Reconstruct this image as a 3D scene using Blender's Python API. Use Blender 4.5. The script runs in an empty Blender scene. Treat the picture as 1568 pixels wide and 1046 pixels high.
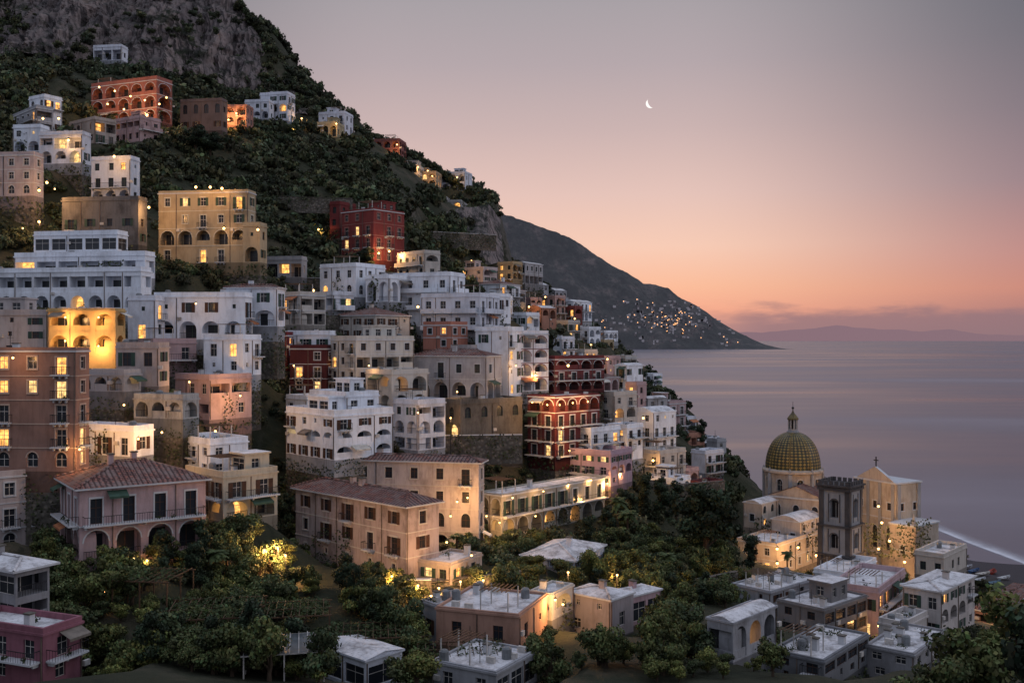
import bpy, math, random, numpy as np
from mathutils import Vector
random.seed(11); rng=np.random.default_rng(11)
R=random.random
def U(a,b): return a+(b-a)*R()
# ---- survey constants: viewpoint 65 m above the sea, looking level along +Y
F=1524.;UC=784.;VH=520.;H0=65.
def P(u,v,D): return ((u-UC)/F*D, D, H0+(VH-v)/F*D)
scene=bpy.context.scene
scene.view_settings.view_transform='Standard'
try: scene.view_settings.look='None'
except: pass
def lin(c): 
    c=c/255.
    return c/12.92 if c<=.04045 else ((c+.055)/1.055)**2.4
def S(r,g,b): return (lin(r),lin(g),lin(b),1)

# ================= materials =================
MATS={}
def newmat(name):
    m=bpy.data.materials.new(name); m.use_nodes=True
    nt=m.node_tree; nt.nodes.clear()
    o=nt.nodes.new('ShaderNodeOutputMaterial'); b=nt.nodes.new('ShaderNodeBsdfPrincipled')
    nt.links.new(b.outputs[0],o.inputs[0]); b.inputs['Specular IOR Level'].default_value=.25
    return m,nt,b,o
def N(nt,t,**k):
    n=nt.nodes.new(t)
    for a,v in k.items(): setattr(n,a,v)
    return n
def noise_node(nt,vec,scale,detail=4,rough=.6):
    n=N(nt,'ShaderNodeTexNoise'); n.inputs['Scale'].default_value=scale; n.inputs['Detail'].default_value=detail
    n.inputs['Roughness'].default_value=rough
    nt.links.new(vec,n.inputs['Vector']); return n.outputs[0]
def mapped(nt,vec,sc):
    n=N(nt,'ShaderNodeMapping'); n.inputs['Scale'].default_value=sc; nt.links.new(vec,n.inputs['Vector']); return n.outputs[0]
def ramp(nt,fac,stops,interp='LINEAR'):
    n=N(nt,'ShaderNodeValToRGB'); cr=n.color_ramp; cr.interpolation=interp
    while len(cr.elements)<len(stops): cr.elements.new(.5)
    for e,(p,c) in zip(cr.elements,stops): e.position=p; e.color=c
    nt.links.new(fac,n.inputs[0]); return n.outputs[0]
def mix(nt,fac,a,b,mode='MIX'):
    n=N(nt,'ShaderNodeMix',data_type='RGBA',blend_type=mode)
    for sock,val in ((n.inputs[0],fac),(n.inputs[6],a),(n.inputs[7],b)):
        if isinstance(val,(int,float,tuple)): sock.default_value=val
        else: nt.links.new(val,sock)
    return n.outputs[2]
def math_(nt,op,a,b=0,c=0,clamp=False):
    n=N(nt,'ShaderNodeMath',operation=op,use_clamp=clamp)
    for s,v in zip(n.inputs,(a,b,c)):
        if isinstance(v,(int,float)): s.default_value=v
        else: nt.links.new(v,s)
    return n.outputs[0]
def mrange(nt,v,a,b,c=0,d=1,smooth=True):
    n=N(nt,'ShaderNodeMapRange'); n.interpolation_type='SMOOTHSTEP' if smooth else 'LINEAR'
    nt.links.new(v,n.inputs[0])
    for i,x in enumerate((a,b,c,d)): n.inputs[i+1].default_value=x
    return n.outputs[0]
def bump(nt,b,h,strength=.3,dist=.1):
    n=N(nt,'ShaderNodeBump'); n.inputs['Strength'].default_value=strength; n.inputs['Distance'].default_value=dist
    nt.links.new(h,n.inputs['Height']); nt.links.new(n.outputs[0],b.inputs['Normal'])
def wallmat(rgb,dirt=.5):
    k=('w',rgb,dirt)
    if k in MATS: return MATS[k]
    m,nt,b,o=newmat('plaster'); g=N(nt,'ShaderNodeNewGeometry').outputs['Position']
    l=sum(rgb)/3; r2=tuple((x*.8+l*.2)*(1.02 if l>205 else .95)*q for x,q in zip(rgb,(.975,1.,1.035)))
    c=S(*r2); dk=(c[0]*.40,c[1]*.38,c[2]*.37,1); st=(c[0]*.58,c[1]*.56,c[2]*.55,1)
    n1=noise_node(nt,mapped(nt,g,(.35,.35,.22)),1,6,.68)
    f1=mrange(nt,n1,.42,.72,0,dirt)
    n2=noise_node(nt,mapped(nt,g,(2.2,2.2,.22)),1,4,.65)
    f2=mrange(nt,n2,.48,.72,0,dirt*.95)
    c1=mix(nt,f1,c,dk); c2=mix(nt,f2,c1,st)
    nt.links.new(c2,b.inputs['Base Color']); b.inputs['Roughness'].default_value=.92
    bump(nt,b,noise_node(nt,g,3,5),.25,.08)
    MATS[k]=m; return m
def plain(name,rgb,rough=.7,metal=0,var=.35,scale=1.5):
    k=(name,rgb)
    if k in MATS: return MATS[k]
    m,nt,b,o=newmat(name); g=N(nt,'ShaderNodeNewGeometry').outputs['Position']
    c=S(*rgb); d=tuple(x*(1-var) for x in c[:3])+(1,)
    nt.links.new(mix(nt,mrange(nt,noise_node(nt,g,scale,5),.35,.7),c,d),b.inputs['Base Color'])
    b.inputs['Roughness'].default_value=rough; b.inputs['Metallic'].default_value=metal
    MATS[k]=m; return m
def emis(name,col,st,var=True):
    m=bpy.data.materials.new(name); m.use_nodes=True; nt=m.node_tree; nt.nodes.clear()
    o=N(nt,'ShaderNodeOutputMaterial'); e=N(nt,'ShaderNodeEmission'); e.inputs[0].default_value=col; e.inputs[1].default_value=st
    if var:
        g=N(nt,'ShaderNodeNewGeometry').outputs['Position']
        n=noise_node(nt,g,1.3,3); nt.links.new(mrange(nt,n,.3,.7,st*.35,st*1.3),e.inputs[1])
    nt.links.new(e.outputs[0],o.inputs[0]); 
    try: m.cycles.emission_sampling='NONE'
    except: pass
    return m
GLASS,nt,b,o=newmat('window_glass'); b.inputs['Base Color'].default_value=(.022,.026,.034,1); b.inputs['Roughness'].default_value=.25; b.inputs['Specular IOR Level'].default_value=.4
DARK=plain('dark_interior',(38,34,34))
LIT=emis('lit_window_loggia',(1,.44,.11,1),2.0)
LITY=emis('lit_window_loggia_pale',(1,.60,.22,1),1.7)
BULB=emis('lamp_bulb',(1,.55,.18,1),7,False)
FRAME=plain('painted_frame',(196,192,188)); FRAMEG=plain('green_frame',(52,74,66)); FRAMEB=plain('brown_frame',(78,54,42))
TRIM=wallmat((206,203,200),.4)
IRON=plain('iron',(40,40,44),.5)
WOOD=plain('wood',(92,70,54))
CLOTH=[plain('awning_cloth',(200,196,188)),plain('awning_cloth',(60,84,72)),plain('awning_cloth',(168,110,76)),plain('awning_cloth',(120,112,104))]
WROOF,nt,b,o=newmat('lime_roof'); g=N(nt,'ShaderNodeNewGeometry').outputs['Position']
n1=noise_node(nt,g,.45,7,.7); n2=noise_node(nt,g,2.5,5,.7)
cc=ramp(nt,n1,[(.3,S(222,222,226)),(.5,S(198,198,202)),(.66,S(128,125,126))]); cc=mix(nt,mrange(nt,n2,.5,.7,0,.65),cc,S(106,101,100))
nt.links.new(cc,b.inputs['Base Color']); b.inputs['Roughness'].default_value=.85; bump(nt,b,n2,.2,.05)
# terracotta tiles (UV in metres: x along eave, y up the slope)
TILE,nt,b,o=newmat('terracotta_tiles'); uvn=N(nt,'ShaderNodeUVMap').outputs[0]; g=N(nt,'ShaderNodeNewGeometry').outputs['Position']
w=N(nt,'ShaderNodeTexWave'); w.bands_direction='X'; w.inputs['Scale'].default_value=.55; w.inputs['Distortion'].default_value=.6; w.inputs['Detail Scale'].default_value=2.; nt.links.new(uvn,w.inputs[0])
br=N(nt,'ShaderNodeTexBrick'); nt.links.new(uvn,br.inputs[0]); br.inputs['Scale'].default_value=1; br.inputs['Brick Width'].default_value=.55; br.inputs['Row Height'].default_value=.5; br.inputs['Mortar Size'].default_value=.05
br.inputs['Color1'].default_value=S(152,98,86); br.inputs['Color2'].default_value=S(108,82,80); br.inputs['Mortar'].default_value=S(62,44,42)
c1=mix(nt,mrange(nt,noise_node(nt,g,.7,6,.7),.4,.62),br.outputs[0],S(128,110,106)); c1=mix(nt,mrange(nt,w.outputs[1],.0,.5,.75,0),c1,S(42,30,31))
nt.links.new(c1,b.inputs['Base Color']); b.inputs['Roughness'].default_value=.9; bump(nt,b,w.outputs[1],.8,.15)
def stonemat(name,a,c,d,sc=.8):
    m,nt,b,o=newmat(name); g=N(nt,'ShaderNodeNewGeometry').outputs['Position']
    vo=N(nt,'ShaderNodeTexVoronoi'); vo.inputs['Scale'].default_value=sc*2; nt.links.new(g,vo.inputs[0])
    n=noise_node(nt,g,sc*.35,7,.7)
    x=ramp(nt,n,[(.3,S(*a)),(.5,S(*c)),(.68,S(*d))]); x=mix(nt,mrange(nt,vo.outputs[0],.1,.6,0,.55),x,S(46,42,40))
    nt.links.new(x,b.inputs['Base Color']); b.inputs['Roughness'].default_value=.95
    bump(nt,b,vo.outputs[0],.7,.25); return m
STONE=stonemat('old_stone',(92,88,82),(122,117,110),(66,68,56))
CLIFF,nt,b,o=newmat('cliff_rock'); g=N(nt,'ShaderNodeNewGeometry'); pos=g.outputs['Position']
n1=noise_node(nt,mapped(nt,pos,(.07,.07,.02)),1,9,.72); n2=noise_node(nt,mapped(nt,pos,(.3,.3,.05)),1,7,.7)
x=ramp(nt,n1,[(.3,S(72,68,70)),(.45,S(114,106,107)),(.58,S(142,130,128)),(.72,S(104,88,80))])
x=mix(nt,mrange(nt,n2,.47,.6,0,.9),x,S(46,43,46))
n3=noise_node(nt,mapped(nt,pos,(.06,.06,.12)),1,8,.75)
sep=N(nt,'ShaderNodeSeparateXYZ'); nt.links.new(g.outputs['Normal'],sep.inputs[0])
up=math_(nt,'ADD',mrange(nt,sep.outputs[2],.35,.85,0,.5),mrange(nt,n3,.5,.62,0,.9),0,True)
x=mix(nt,up,x,S(34,40,29)); nt.links.new(x,b.inputs['Base Color']); b.inputs['Roughness'].default_value=.95
bump(nt,b,n2,1,1.2)
TERR,nt,b,o=newmat('hillside_ground'); g=N(nt,'ShaderNodeNewGeometry'); pos=g.outputs['Position']
n1=noise_node(nt,pos,.06,8,.7); n2=noise_node(nt,pos,.5,6,.7)
x=ramp(nt,n1,[(.3,S(36,40,28)),(.5,S(50,52,38)),(.62,S(74,68,56)),(.75,S(58,54,46))])
x=mix(nt,mrange(nt,n2,.5,.66,0,.7),x,S(30,34,24))
sep=N(nt,'ShaderNodeSeparateXYZ'); nt.links.new(g.outputs['Normal'],sep.inputs[0])
x=mix(nt,mrange(nt,sep.outputs[2],.4,.6,.75,0),x,mix(nt,mrange(nt,n2,.4,.6),S(96,91,87),S(46,48,38)))
sp=N(nt,'ShaderNodeSeparateXYZ'); nt.links.new(pos,sp.inputs[0])
x=mix(nt,mrange(nt,sp.outputs[2],3.2,5.2,1,0),x,S(66,62,66))
nt.links.new(x,b.inputs['Base Color']); b.inputs['Roughness'].default_value=1; bump(nt,b,n2,.8,.5)
def leafmat(name,a,c):
    m,nt,b,o=newmat(name); at=N(nt,'ShaderNodeAttribute',attribute_name='Col')
    oi=N(nt,'ShaderNodeObjectInfo'); base=mix(nt,oi.outputs['Random'],S(*a),S(*c))
    x=mix(nt,1.,base,at.outputs[0],'MULTIPLY'); nt.links.new(x,b.inputs['Base Color']); b.inputs['Roughness'].default_value=.75
    return m
LEAF=leafmat('leaves',(98,102,54),(66,78,54)); PINE=leafmat('pine_needles',(52,64,46),(44,58,42)); SCRUB=leafmat('scrub_leaves',(66,75,56),(66,75,56)); PALMM=leafmat('palm_fronds',(70,84,50),(70,84,50))
BARK=plain('bark',(74,62,52),.95)

# ================= mesh helpers =================
def link(ob,parent=None):
    scene.collection.objects.link(ob)
    if parent: ob.parent=parent
    return ob
def mesh_np(name,V,Fc,mats,colors=None,midx=None,smooth=False):
    V=np.asarray(V,dtype=np.float32); Fc=np.asarray(Fc,dtype=np.int32); k=Fc.shape[1]; n=len(Fc)
    me=bpy.data.meshes.new(name); me.vertices.add(len(V)); me.vertices.foreach_set('co',V.ravel())
    me.loops.add(n*k); me.loops.foreach_set('vertex_index',Fc.ravel())
    me.polygons.add(n); me.polygons.foreach_set('loop_start',np.arange(n,dtype=np.int32)*k)
    for m in mats: me.materials.append(m)
    if midx is not None: me.polygons.foreach_set('material_index',np.asarray(midx,dtype=np.int32))
    me.polygons.foreach_set('use_smooth',np.full(n,smooth))
    me.update(calc_edges=True)
    if colors is not None:
        ca=me.color_attributes.new('Col','FLOAT_COLOR','POINT'); ca.data.foreach_set('color',np.asarray(colors,dtype=np.float32).ravel())
    me.validate(); return me
class B:
    def __init__(s,name,org): s.name=name; s.o=org; s.p={}
    def f(s,part,mat,pts,uv=None):
        q=s.p.get((part,mat.name))
        if q is None: q=s.p[(part,mat.name)]=[[],[],mat,[]]
        i=len(q[0]); ox,oy,oz=s.o
        for p in pts: q[0].append((p[0]-ox,p[1]-oy,p[2]-oz))
        q[1].append(tuple(range(i,i+len(pts)))); q[3].append(uv)
    def done(s):
        e=bpy.data.objects.new(s.name,None); e.location=s.o; e.empty_display_size=1; link(e)
        for (part,_),(v,f,mat,uvs) in s.p.items():
            me=bpy.data.meshes.new(part); me.from_pydata(v,[],f); me.materials.append(mat)
            if any(u is not None for u in uvs):
                l=me.uv_layers.new(name='UVMap'); k=0
                for poly,uv in zip(f,uvs):
                    for j in range(len(poly)):
                        if uv: l.data[k].uv=uv[j]
                        k+=1
            link(bpy.data.objects.new(part,me),e)
        return e
def m(fr,s,t,o=0.):
    p,d,n=fr; return (p[0]+d[0]*s+n[0]*o,p[1]+d[1]*s+n[1]*o,p[2]+t)
def fq(b,part,mat,fr,s0,s1,t0,t1,o=0.):
    b.f(part,mat,[m(fr,s0,t0,o),m(fr,s1,t0,o),m(fr,s1,t1,o),m(fr,s0,t1,o)])
def obox(b,part,mat,fr,s0,s1,t0,t1,o0,o1):
    c=[m(fr,s,t,o) for o in (o0,o1) for t in (t0,t1) for s in (s0,s1)]
    for q in ((0,1,3,2),(4,5,7,6),(0,1,5,4),(2,3,7,6),(0,2,6,4),(1,3,7,5)): b.f(part,mat,[c[i] for i in q])
def revolve(b,part,mat,c,prof,seg=24,uv=False,a0=0):
    for i in range(seg):
        a=a0+2*math.pi*i/seg; a2=a0+2*math.pi*(i+1)/seg
        for j in range(len(prof)-1):
            (r1,z1),(r2,z2)=prof[j],prof[j+1]
            pts=[(c[0]+r1*math.cos(a),c[1]+r1*math.sin(a),c[2]+z1),(c[0]+r1*math.cos(a2),c[1]+r1*math.sin(a2),c[2]+z1),
                 (c[0]+r2*math.cos(a2),c[1]+r2*math.sin(a2),c[2]+z2),(c[0]+r2*math.cos(a),c[1]+r2*math.sin(a),c[2]+z2)]
            b.f(part,mat,pts,[(i/seg,j/(len(prof)-1)),((i+1)/seg,j/(len(prof)-1)),((i+1)/seg,(j+1)/(len(prof)-1)),(i/seg,(j+1)/(len(prof)-1))] if uv else None)

def hole(b,fr,wm,s0,s1,t0,t1,a,bb,c,d,arch,dep,kind,frame,lit,shut,sur):
    w=bb-a
    if arch:
        ry=min(w/2,(d-c)*.5); sp=d-ry; top=[(a+w/2-w/2*math.cos(math.pi*i/8),sp+ry*math.sin(math.pi*i/8)) for i in range(9)]
    else: top=[(a,d),(bb,d)]
    fq(b,'walls',wm,fr,s0,a,t0,t1); fq(b,'walls',wm,fr,bb,s1,t0,t1)
    if c>t0+.01: fq(b,'walls',wm,fr,a,bb,t0,c)
    for (x1,y1),(x2,y2) in zip(top,top[1:]):
        b.f('walls',wm,[m(fr,x1,y1),m(fr,x2,y2),m(fr,x2,t1),m(fr,x1,t1)])
    out=[(a,c),(bb,c)]+top[::-1]
    if not arch: out=[(a,c),(bb,c),(bb,d),(a,d)]
    for (x1,y1),(x2,y2) in zip(out,out[1:]+out[:1]):
        if abs(x1-x2)+abs(y1-y2)>1e-4: b.f('walls',wm,[m(fr,x1,y1),m(fr,x2,y2),m(fr,x2,y2,-dep),m(fr,x1,y1,-dep)])
    deep=dep>.6
    pl=[m(fr,x,y,-dep) for x,y in out]
    if deep and not lit:
        b.f('walls',wm,pl); ww=min(1.5,w*.4)
        fq(b,'shade_doors',GLASS,fr,a+w/2-ww,a+w/2+ww,c+.05,c+(d-c)*.78,-dep+.03)  # dark doors oversized so their colour carries the loggia's shade
        fq(b,'window_frames',frame,fr,a+w/2-.05,a+w/2+.05,c+.05,c+(d-c)*.78,-dep+.06)
    elif deep:
        b.f('lit_windows_loggias',lit,pl)  # loggia back wall glows in place of lamp light falling on it
        fq(b,'window_frames',frame,fr,a+w/2-.06,a+w/2+.06,c+.05,c+(d-c)*.85,-dep+.06)
        fq(b,'window_frames',frame,fr,a+.1,bb-.1,c+(d-c)*.62,c+(d-c)*.62+.09,-dep+.07)
    else:
        b.f('lit_windows_loggias' if lit else 'windows',lit or GLASS,pl)
    if not deep:
        o=-dep+.05; fw=.07
        hh=(d-c) if not arch else (d-c)*.8
        fq(b,'window_frames',frame,fr,a+w/2-fw/2,a+w/2+fw/2,c,c+hh,o)
        fq(b,'window_frames',frame,fr,a,a+fw,c,c+hh,o+.003); fq(b,'window_frames',frame,fr,bb-fw,bb,c,c+hh,o+.003)
        fq(b,'window_frames',frame,fr,a,bb,c+hh*.62,c+hh*.62+fw,o+.006); fq(b,'window_frames',frame,fr,a,bb,c,c+fw,o+.009)
        if shut and not arch:
            obox(b,'shutters',shut,fr,a-w*.5,a-.02,c,d,.01,.06); obox(b,'shutters',shut,fr,bb+.02,bb+w*.5,c,d,.01,.06)
    if sur:
        e=.16
        if not arch:
            obox(b,'trim',sur,fr,a-e,bb+e,d,d+e*1.3,0.004,.09); obox(b,'trim',sur,fr,a-e,bb+e,c-e,c,.004,.12)
            if not shut: obox(b,'trim',sur,fr,a-e,a,c,d,.004,.06); obox(b,'trim',sur,fr,bb,bb+e,c,d,.004,.06)
        else:
            for (x1,y1),(x2,y2) in zip(top,top[1:]):
                mx,my=a+w/2,sp
                def ex(x,y): 
                    l=math.hypot(x-mx,y-my)+1e-6; return (mx+(x-mx)*(1+e/l),my+(y-my)*(1+e/l))
                q1=ex(x1,y1);q2=ex(x2,y2)
                b.f('trim',sur,[m(fr,x1,y1,.04),m(fr,x2,y2,.04),m(fr,q2[0],q2[1],.04),m(fr,q1[0],q1[1],.04)])
def rail(b,fr,s0,s1,t,o,mat=None,h=1.0,solid=False,wm=None):
    if solid: obox(b,'balcony',wm,fr,s0,s1,t,t+h*.9,o-.15,o); return
    mat=mat or IRON
    obox(b,'railing',mat,fr,s0,s1,t+h-.06,t+h,o-.06,o)
    n=max(2,int((s1-s0)/.28))
    for i in range(n+1):
        x=s0+(s1-s0-.04)*i/n; fq(b,'railing',mat,fr,x,x+.045,t,t+h-.06,o-.03)
PLANT=plain('terrace_plant',(60,72,42),.8)
def plants(b,fr,s,t,o,r,n=45):
    for i in range(n):
        x=s+random.gauss(0,r*.5); y=t+abs(random.gauss(0,r*.45)); z=o+random.gauss(0,r*.3); q=.16
        c=[m(fr,x+U(-q,q),y+U(-q,q),z+U(-q,q)) for _ in range(4)]
        b.f('potted_plants',PLANT,c)
def awning(b,fr,s0,s1,t,dep=1.3):
    mt=random.choice(CLOTH); b.f('awning',mt,[m(fr,s0,t,.02),m(fr,s1,t,.02),m(fr,s1,t-.55,dep),m(fr,s0,t-.55,dep)])
    b.f('awning',mt,[m(fr,s0,t-.55,dep),m(fr,s1,t-.55,dep),m(fr,s1,t-.8,dep),m(fr,s0,t-.8,dep)])
def balcony(b,fr,s0,s1,t,dep,solid,wm,sm=None):
    obox(b,'balcony',sm or TRIM,fr,s0,s1,t-.18,t,0.003,dep)
    rail(b,fr,s0+.02,s1-.02,t+.002,dep-.02,solid=solid,wm=wm)
    for x in (s0+.03,s1-.03):
        fr2=((m(fr,x,0,0)),fr[2],(-fr[1][0],-fr[1][1])); rail(b,fr2,0.02,dep-.06,t+.004,0,solid=False)
    for x in (s0+.3,(s0+s1)/2,s1-.3):
        obox(b,'balcony',sm or TRIM,fr,x-.09,x+.09,t-.5,t-.185,.003,dep*.55)
    for _ in range(int((s1-s0)*.22+R())): plants(b,fr,U(s0+.2,s1-.2),t+.1,dep-.3,.38,16)
def facade(b,fr,W,Ht,rows,wm,bw=3.2,lit=.06,shut=None,frame=FRAME,sur=None,solidb=False,blank=.1,t0=0.,litm=None,extra=True):
    if W<.3: return
    nf=len(rows); fh=(Ht-t0)/nf; nb=max(1,int(round(W/bw))); cw=W/nb
    if W<1.6: rows='-'*nf
    for f,k in enumerate(rows):
        z0=t0+f*fh; z1=z0+fh
        if k=='D' and W>2.5: balcony(b,fr,.3,W-.3,z0+.1,1.15,solidb,wm)
        if extra and k in 'DA' and W>3 and R()<.3:
            x=U(.3,W*.5); awning(b,fr,x,min(W-.2,x+U(2,4)),z0+fh*.93)
        jit=U(-.18,.18)
        for i in range(nb):
            s0=i*cw; s1=s0+cw; kk=k; mid=(s0+s1)/2+((jit+U(-.2,.2)) if k in 'wa' and sur is None else 0)
            if kk in 'wdaB' and R()<blank: kk='-'
            elif kk=='w' and sur is None and R()<.12: kk='s'
            elif kk=='w' and extra and f>0 and cw>2.4 and R()<.2: kk='B'
            if kk=='-': fq(b,'walls',wm,fr,s0,s1,z0,z1); continue
            L=None
            if R()<lit: L=litm or (LIT if R()<.6 else LITY)
            arch=False; dep=.24; sh=None; c=z0+.12
            if kk=='w': ww=min(1.15,cw*.45);hh=min(1.65,fh*.5);c=z0+fh*.27; sh=shut
            elif kk in 'dDB': ww=min(1.3,cw*.5);hh=fh*.7; sh=shut
            elif kk=='a': ww=min(1.4,cw*.55);hh=fh*.62;c=z0+fh*.18;arch=True
            elif kk=='A': ww=cw*.76;hh=fh*.82;arch=True;dep=1.9; c=z0+.15
            elif kk=='O': ww=cw*.88;hh=fh*.74;dep=2.; c=z0+.1
            elif kk=='G': ww=cw*.84;hh=fh*.66;dep=.2;c=z0+fh*.12
            elif kk=='s': ww=.6;hh=.7;c=z0+fh*.45
            if sh and R()<.25: sh=None
            hole(b,fr,wm,s0,s1,z0,z1,mid-ww/2,mid+ww/2,c,c+hh,arch,dep,kk,frame,L,sh,sur if dep<.6 or arch else None)
            if kk=='B': balcony(b,fr,mid-1.05,mid+1.05,z0+.1,.8,False,wm)
            if kk in 'AO': rail(b,fr,mid-ww/2,mid+ww/2,c,-.08,solid=solidb or R()<.3,wm=wm)
    if extra and W>4:
        for _ in range(1+int(W/9)):
            x=round(U(0,W)/cw)*cw; x=min(max(x,.15),W-.15); obox(b,'drain_pipe',plain('pipe',(110,96,88)),fr,x-.05,x+.05,.1,Ht-.2,.005,.1)
            if R()<.5: obox(b,'air_conditioner',FRAME,fr,x+.15,x+.85,Ht*.45,Ht*.45+.5,.004,.3)
FOOT=[]; RECTS=[]
def clutter(b,fr,L,W,z,wm,k=1.):
    def bx(mat,x,y,sx,sy,h,part='roof_fittings',zz=0): obox(b,part,mat,fr,x,x+sx,z+zz+.005,z+zz+h,-y-sy,-y)
    if L>7 and W>6 and R()<(.55*k if k<1.8 else .12):
        w1=L*U(.3,.5); w2=W*U(.3,.5); x=U(.6,L-w1-.5);y=U(1.2,W-w2-.5); h=2.5
        p0=m(fr,x,z,-y); d,n=fr[1],fr[2]; f1=(p0,d,n); f2=(m(fr,x+w1,z,-y),(-n[0],-n[1]),d)
        facade(b,f1,w1,h,random.choice('wdG'),wm,2.6,.05,extra=False); facade(b,f2,w2,h,'w',wm,2.6,.0,extra=False)
        fq(b,'walls',wm,(m(fr,x,z,-y-w2),d,n),0,w1,0,h); fq(b,'walls',wm,(m(fr,x,z,-y),(-n[0],-n[1]),d),0,w2,0,h)
        obox(b,'roof_slab',wm,f1,-.2,w1+.2,h,h+.22,-w2-.2,.25); b.f('roof',WROOF,[m(f1,-.2,h+.226,.25),m(f1,w1+.2,h+.226,.25),m(f1,w1+.2,h+.226,-w2-.2),m(f1,-.2,h+.226,-w2-.2)])
    if L>5 and W>5 and R()<.35:
        a=min(L-.8,U(3,5)); c=min(W-.8,3.2); x=U(.4,L-a-.3); y=.4
        for sx in (x,x+a):
            for sy in (y,y+c): bx(FRAME,sx,sy,.12,.12,2.3,'terrace_pergola')
        for i in range(int(a/.5)+1): obox(b,'terrace_pergola',WOOD,fr,x+i*.5,x+i*.5+.08,z+2.32,z+2.42,-y-c-.2,-y+.2)
    for _ in range(int(U(1,4)*k+L*W/45)):
        if L>2 and W>2:
            x=U(.5,L-1.3);y=U(.5,W-1.2); t=R()
            if t<.3: h=U(.7,1.3); bx(TRIM,x,y,.7,.6,h,'chimney'); bx(STONE,x-.08,y-.08,.86,.76,.12,'chimney',h)
            elif t<.5: bx(FRAME,x,y,.9,.4,.6)
            elif t<.6: 
                c=m(fr,x,z+.01,-y); revolve(b,'water_tank',plain('tank',(120,124,128),.5),c,[(.0,0),(.5,0),(.5,1.0),(.35,1.15),(0,1.2)],10)
            elif t<.82: 
                bx(IRON,x,y,.05,.05,U(1.8,3),'antenna'); bx(IRON,x-.4,y+.02,.85,.03,.04,'antenna',1.6)
            else: plants(b,fr,x,z+.2,-y,.6,30)
def make(name,ul,uc,ur,vt,vb,D,a,col,rows,rows2=None,roof='flat',lit=.05,shut=None,frame=None,sur=None,bw=3.2,bwr=None,solid=False,blank=.1,dirt=.5,skirt=9,k=1.,par=.8,litm=None,ov=.45,pitch=.42,corn=True):
    a=math.radians(a); ca,sa=math.cos(a),math.sin(a)
    C=P(uc,vb,D); xc=C[0]; Ht=(vb-vt)/F*D
    kl=(ul-UC)/F; kr=(ur-UC)/F
    dl=ca+kl*sa; dr=sa-kr*ca
    L=(xc-kl*D)/dl if dl>.12 else 7.
    W=(kr*D-xc)/dr if dr>.12 and ur-uc>4 else 8.
    L=min(max(L,3),60); W=min(max(W,3.5),45)
    lit=lit*1.5+.015 if lit<.3 else lit
    wm=wallmat(col,dirt); frame=frame or random.choice([FRAME,FRAME,FRAMEG,FRAMEB])
    if shut is None and sur is None and R()<.4: shut=random.choice([FRAMEG,FRAMEB,FRAMEG])
    b=B(name,C); dL=(-ca,sa); dR=(sa,ca); nL=(-sa,-ca); nR=(ca,-sa)
    A_=(C[0]+dL[0]*L,C[1]+dL[1]*L,C[2]); E_=(C[0]+dR[0]*W,C[1]+dR[1]*W,C[2]); G_=(A_[0]+dR[0]*W,A_[1]+dR[1]*W,C[2])
    flat=roof in('flat','vault')
    wt=Ht if flat else Ht-.2
    body=Ht-par if roof=='flat' else wt
    nrow=len(rows); pl=wallmat(tuple(int(x*.72) for x in col),.8)
    frs=[(A_,(ca,-sa),nL,L,rows,bw),(C,dR,nR,W,rows2 or rows,bwr or bw),(E_,dL,(sa,ca),L,'w'*nrow,4.),(G_,(-sa,-ca),(-ca,sa),W,'w'*nrow,4.)]
    for i,(p,d,n,w_,rw,bwi) in enumerate(frs):
        fr=(p,d,n)
        facade(b,fr,w_,body,rw,wm,bwi,lit if i<2 else 0,shut,frame,sur if i<2 else None,solid,blank if i<2 else .4,litm=litm,extra=i<2)
        fq(b,'plinth',pl,fr,0,w_,-2.6,0); fq(b,'foundation',STONE,fr,0,w_,-skirt,-2.6)
        if flat and body<wt: fq(b,'walls',wm,fr,0,w_,body,wt)
        if corn and flat: obox(b,'trim',TRIM if sur else wm,fr,-.14,w_-.002,body-.1,body+.12,.003,.14)
        if sur and nrow>1:
            for q in range(1,nrow): obox(b,'string_course',sur,fr,-.05,w_-.002,body*q/nrow-.14,body*q/nrow-.005,.003,.07)
    fr=(A_,(ca,-sa),nL)
    if roof=='flat':
        rz=body+.05; b.f('roof',WROOF,[m(fr,0,rz,0),m(fr,L,rz,0),m(fr,L,rz,-W),m(fr,0,rz,-W)]); th=.28
        for (x0,x1,y0,y1) in ((0,L,0,th),(0,L,W-th,W),(0,th,th,W-th),(L-th,L,th,W-th)):
            b.f('parapet',wm,[m(fr,x0,wt,-y0),m(fr,x1,wt,-y0),m(fr,x1,wt,-y1),m(fr,x0,wt,-y1)])
        ins=[(th,th),(L-th,th),(L-th,W-th),(th,W-th)]
        for (x0,y0),(x1,y1) in zip(ins,ins[1:]+ins[:1]):
            b.f('parapet',wm,[m(fr,x0,rz,-y0),m(fr,x1,rz,-y1),m(fr,x1,wt,-y1),m(fr,x0,wt,-y0)])
        clutter(b,fr,L,W,rz,wm,k)
    elif roof=='vault':
        n=8; hgt=min(W,L)*.16
        for i in range(n):
            x0,x1=L*i/n,L*(i+1)/n; z0=wt+hgt*math.sin(math.pi*i/n); z1=wt+hgt*math.sin(math.pi*(i+1)/n)
            b.f('roof',WROOF,[m(fr,x0,z0,0),m(fr,x1,z1,0),m(fr,x1,z1,-W),m(fr,x0,z0,-W)])
            for y in (0,W): b.f('walls',wm,[m(fr,x0,wt,-y),m(fr,x1,wt,-y),m(fr,x1,z1,-y),m(fr,x0,z0,-y)])
    else:
        obox(b,'eaves',TRIM if roof!='lean' else wm,fr,-ov,L+ov,wt,wt+.2,-W-ov,ov)
        z=wt+.205; x0,x1,y0,y1=-ov,L+ov,-ov,W+ov; rm=TILE if roof in('hip','gable') else WROOF
        lx,ly=x1-x0,y1-y0
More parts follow.
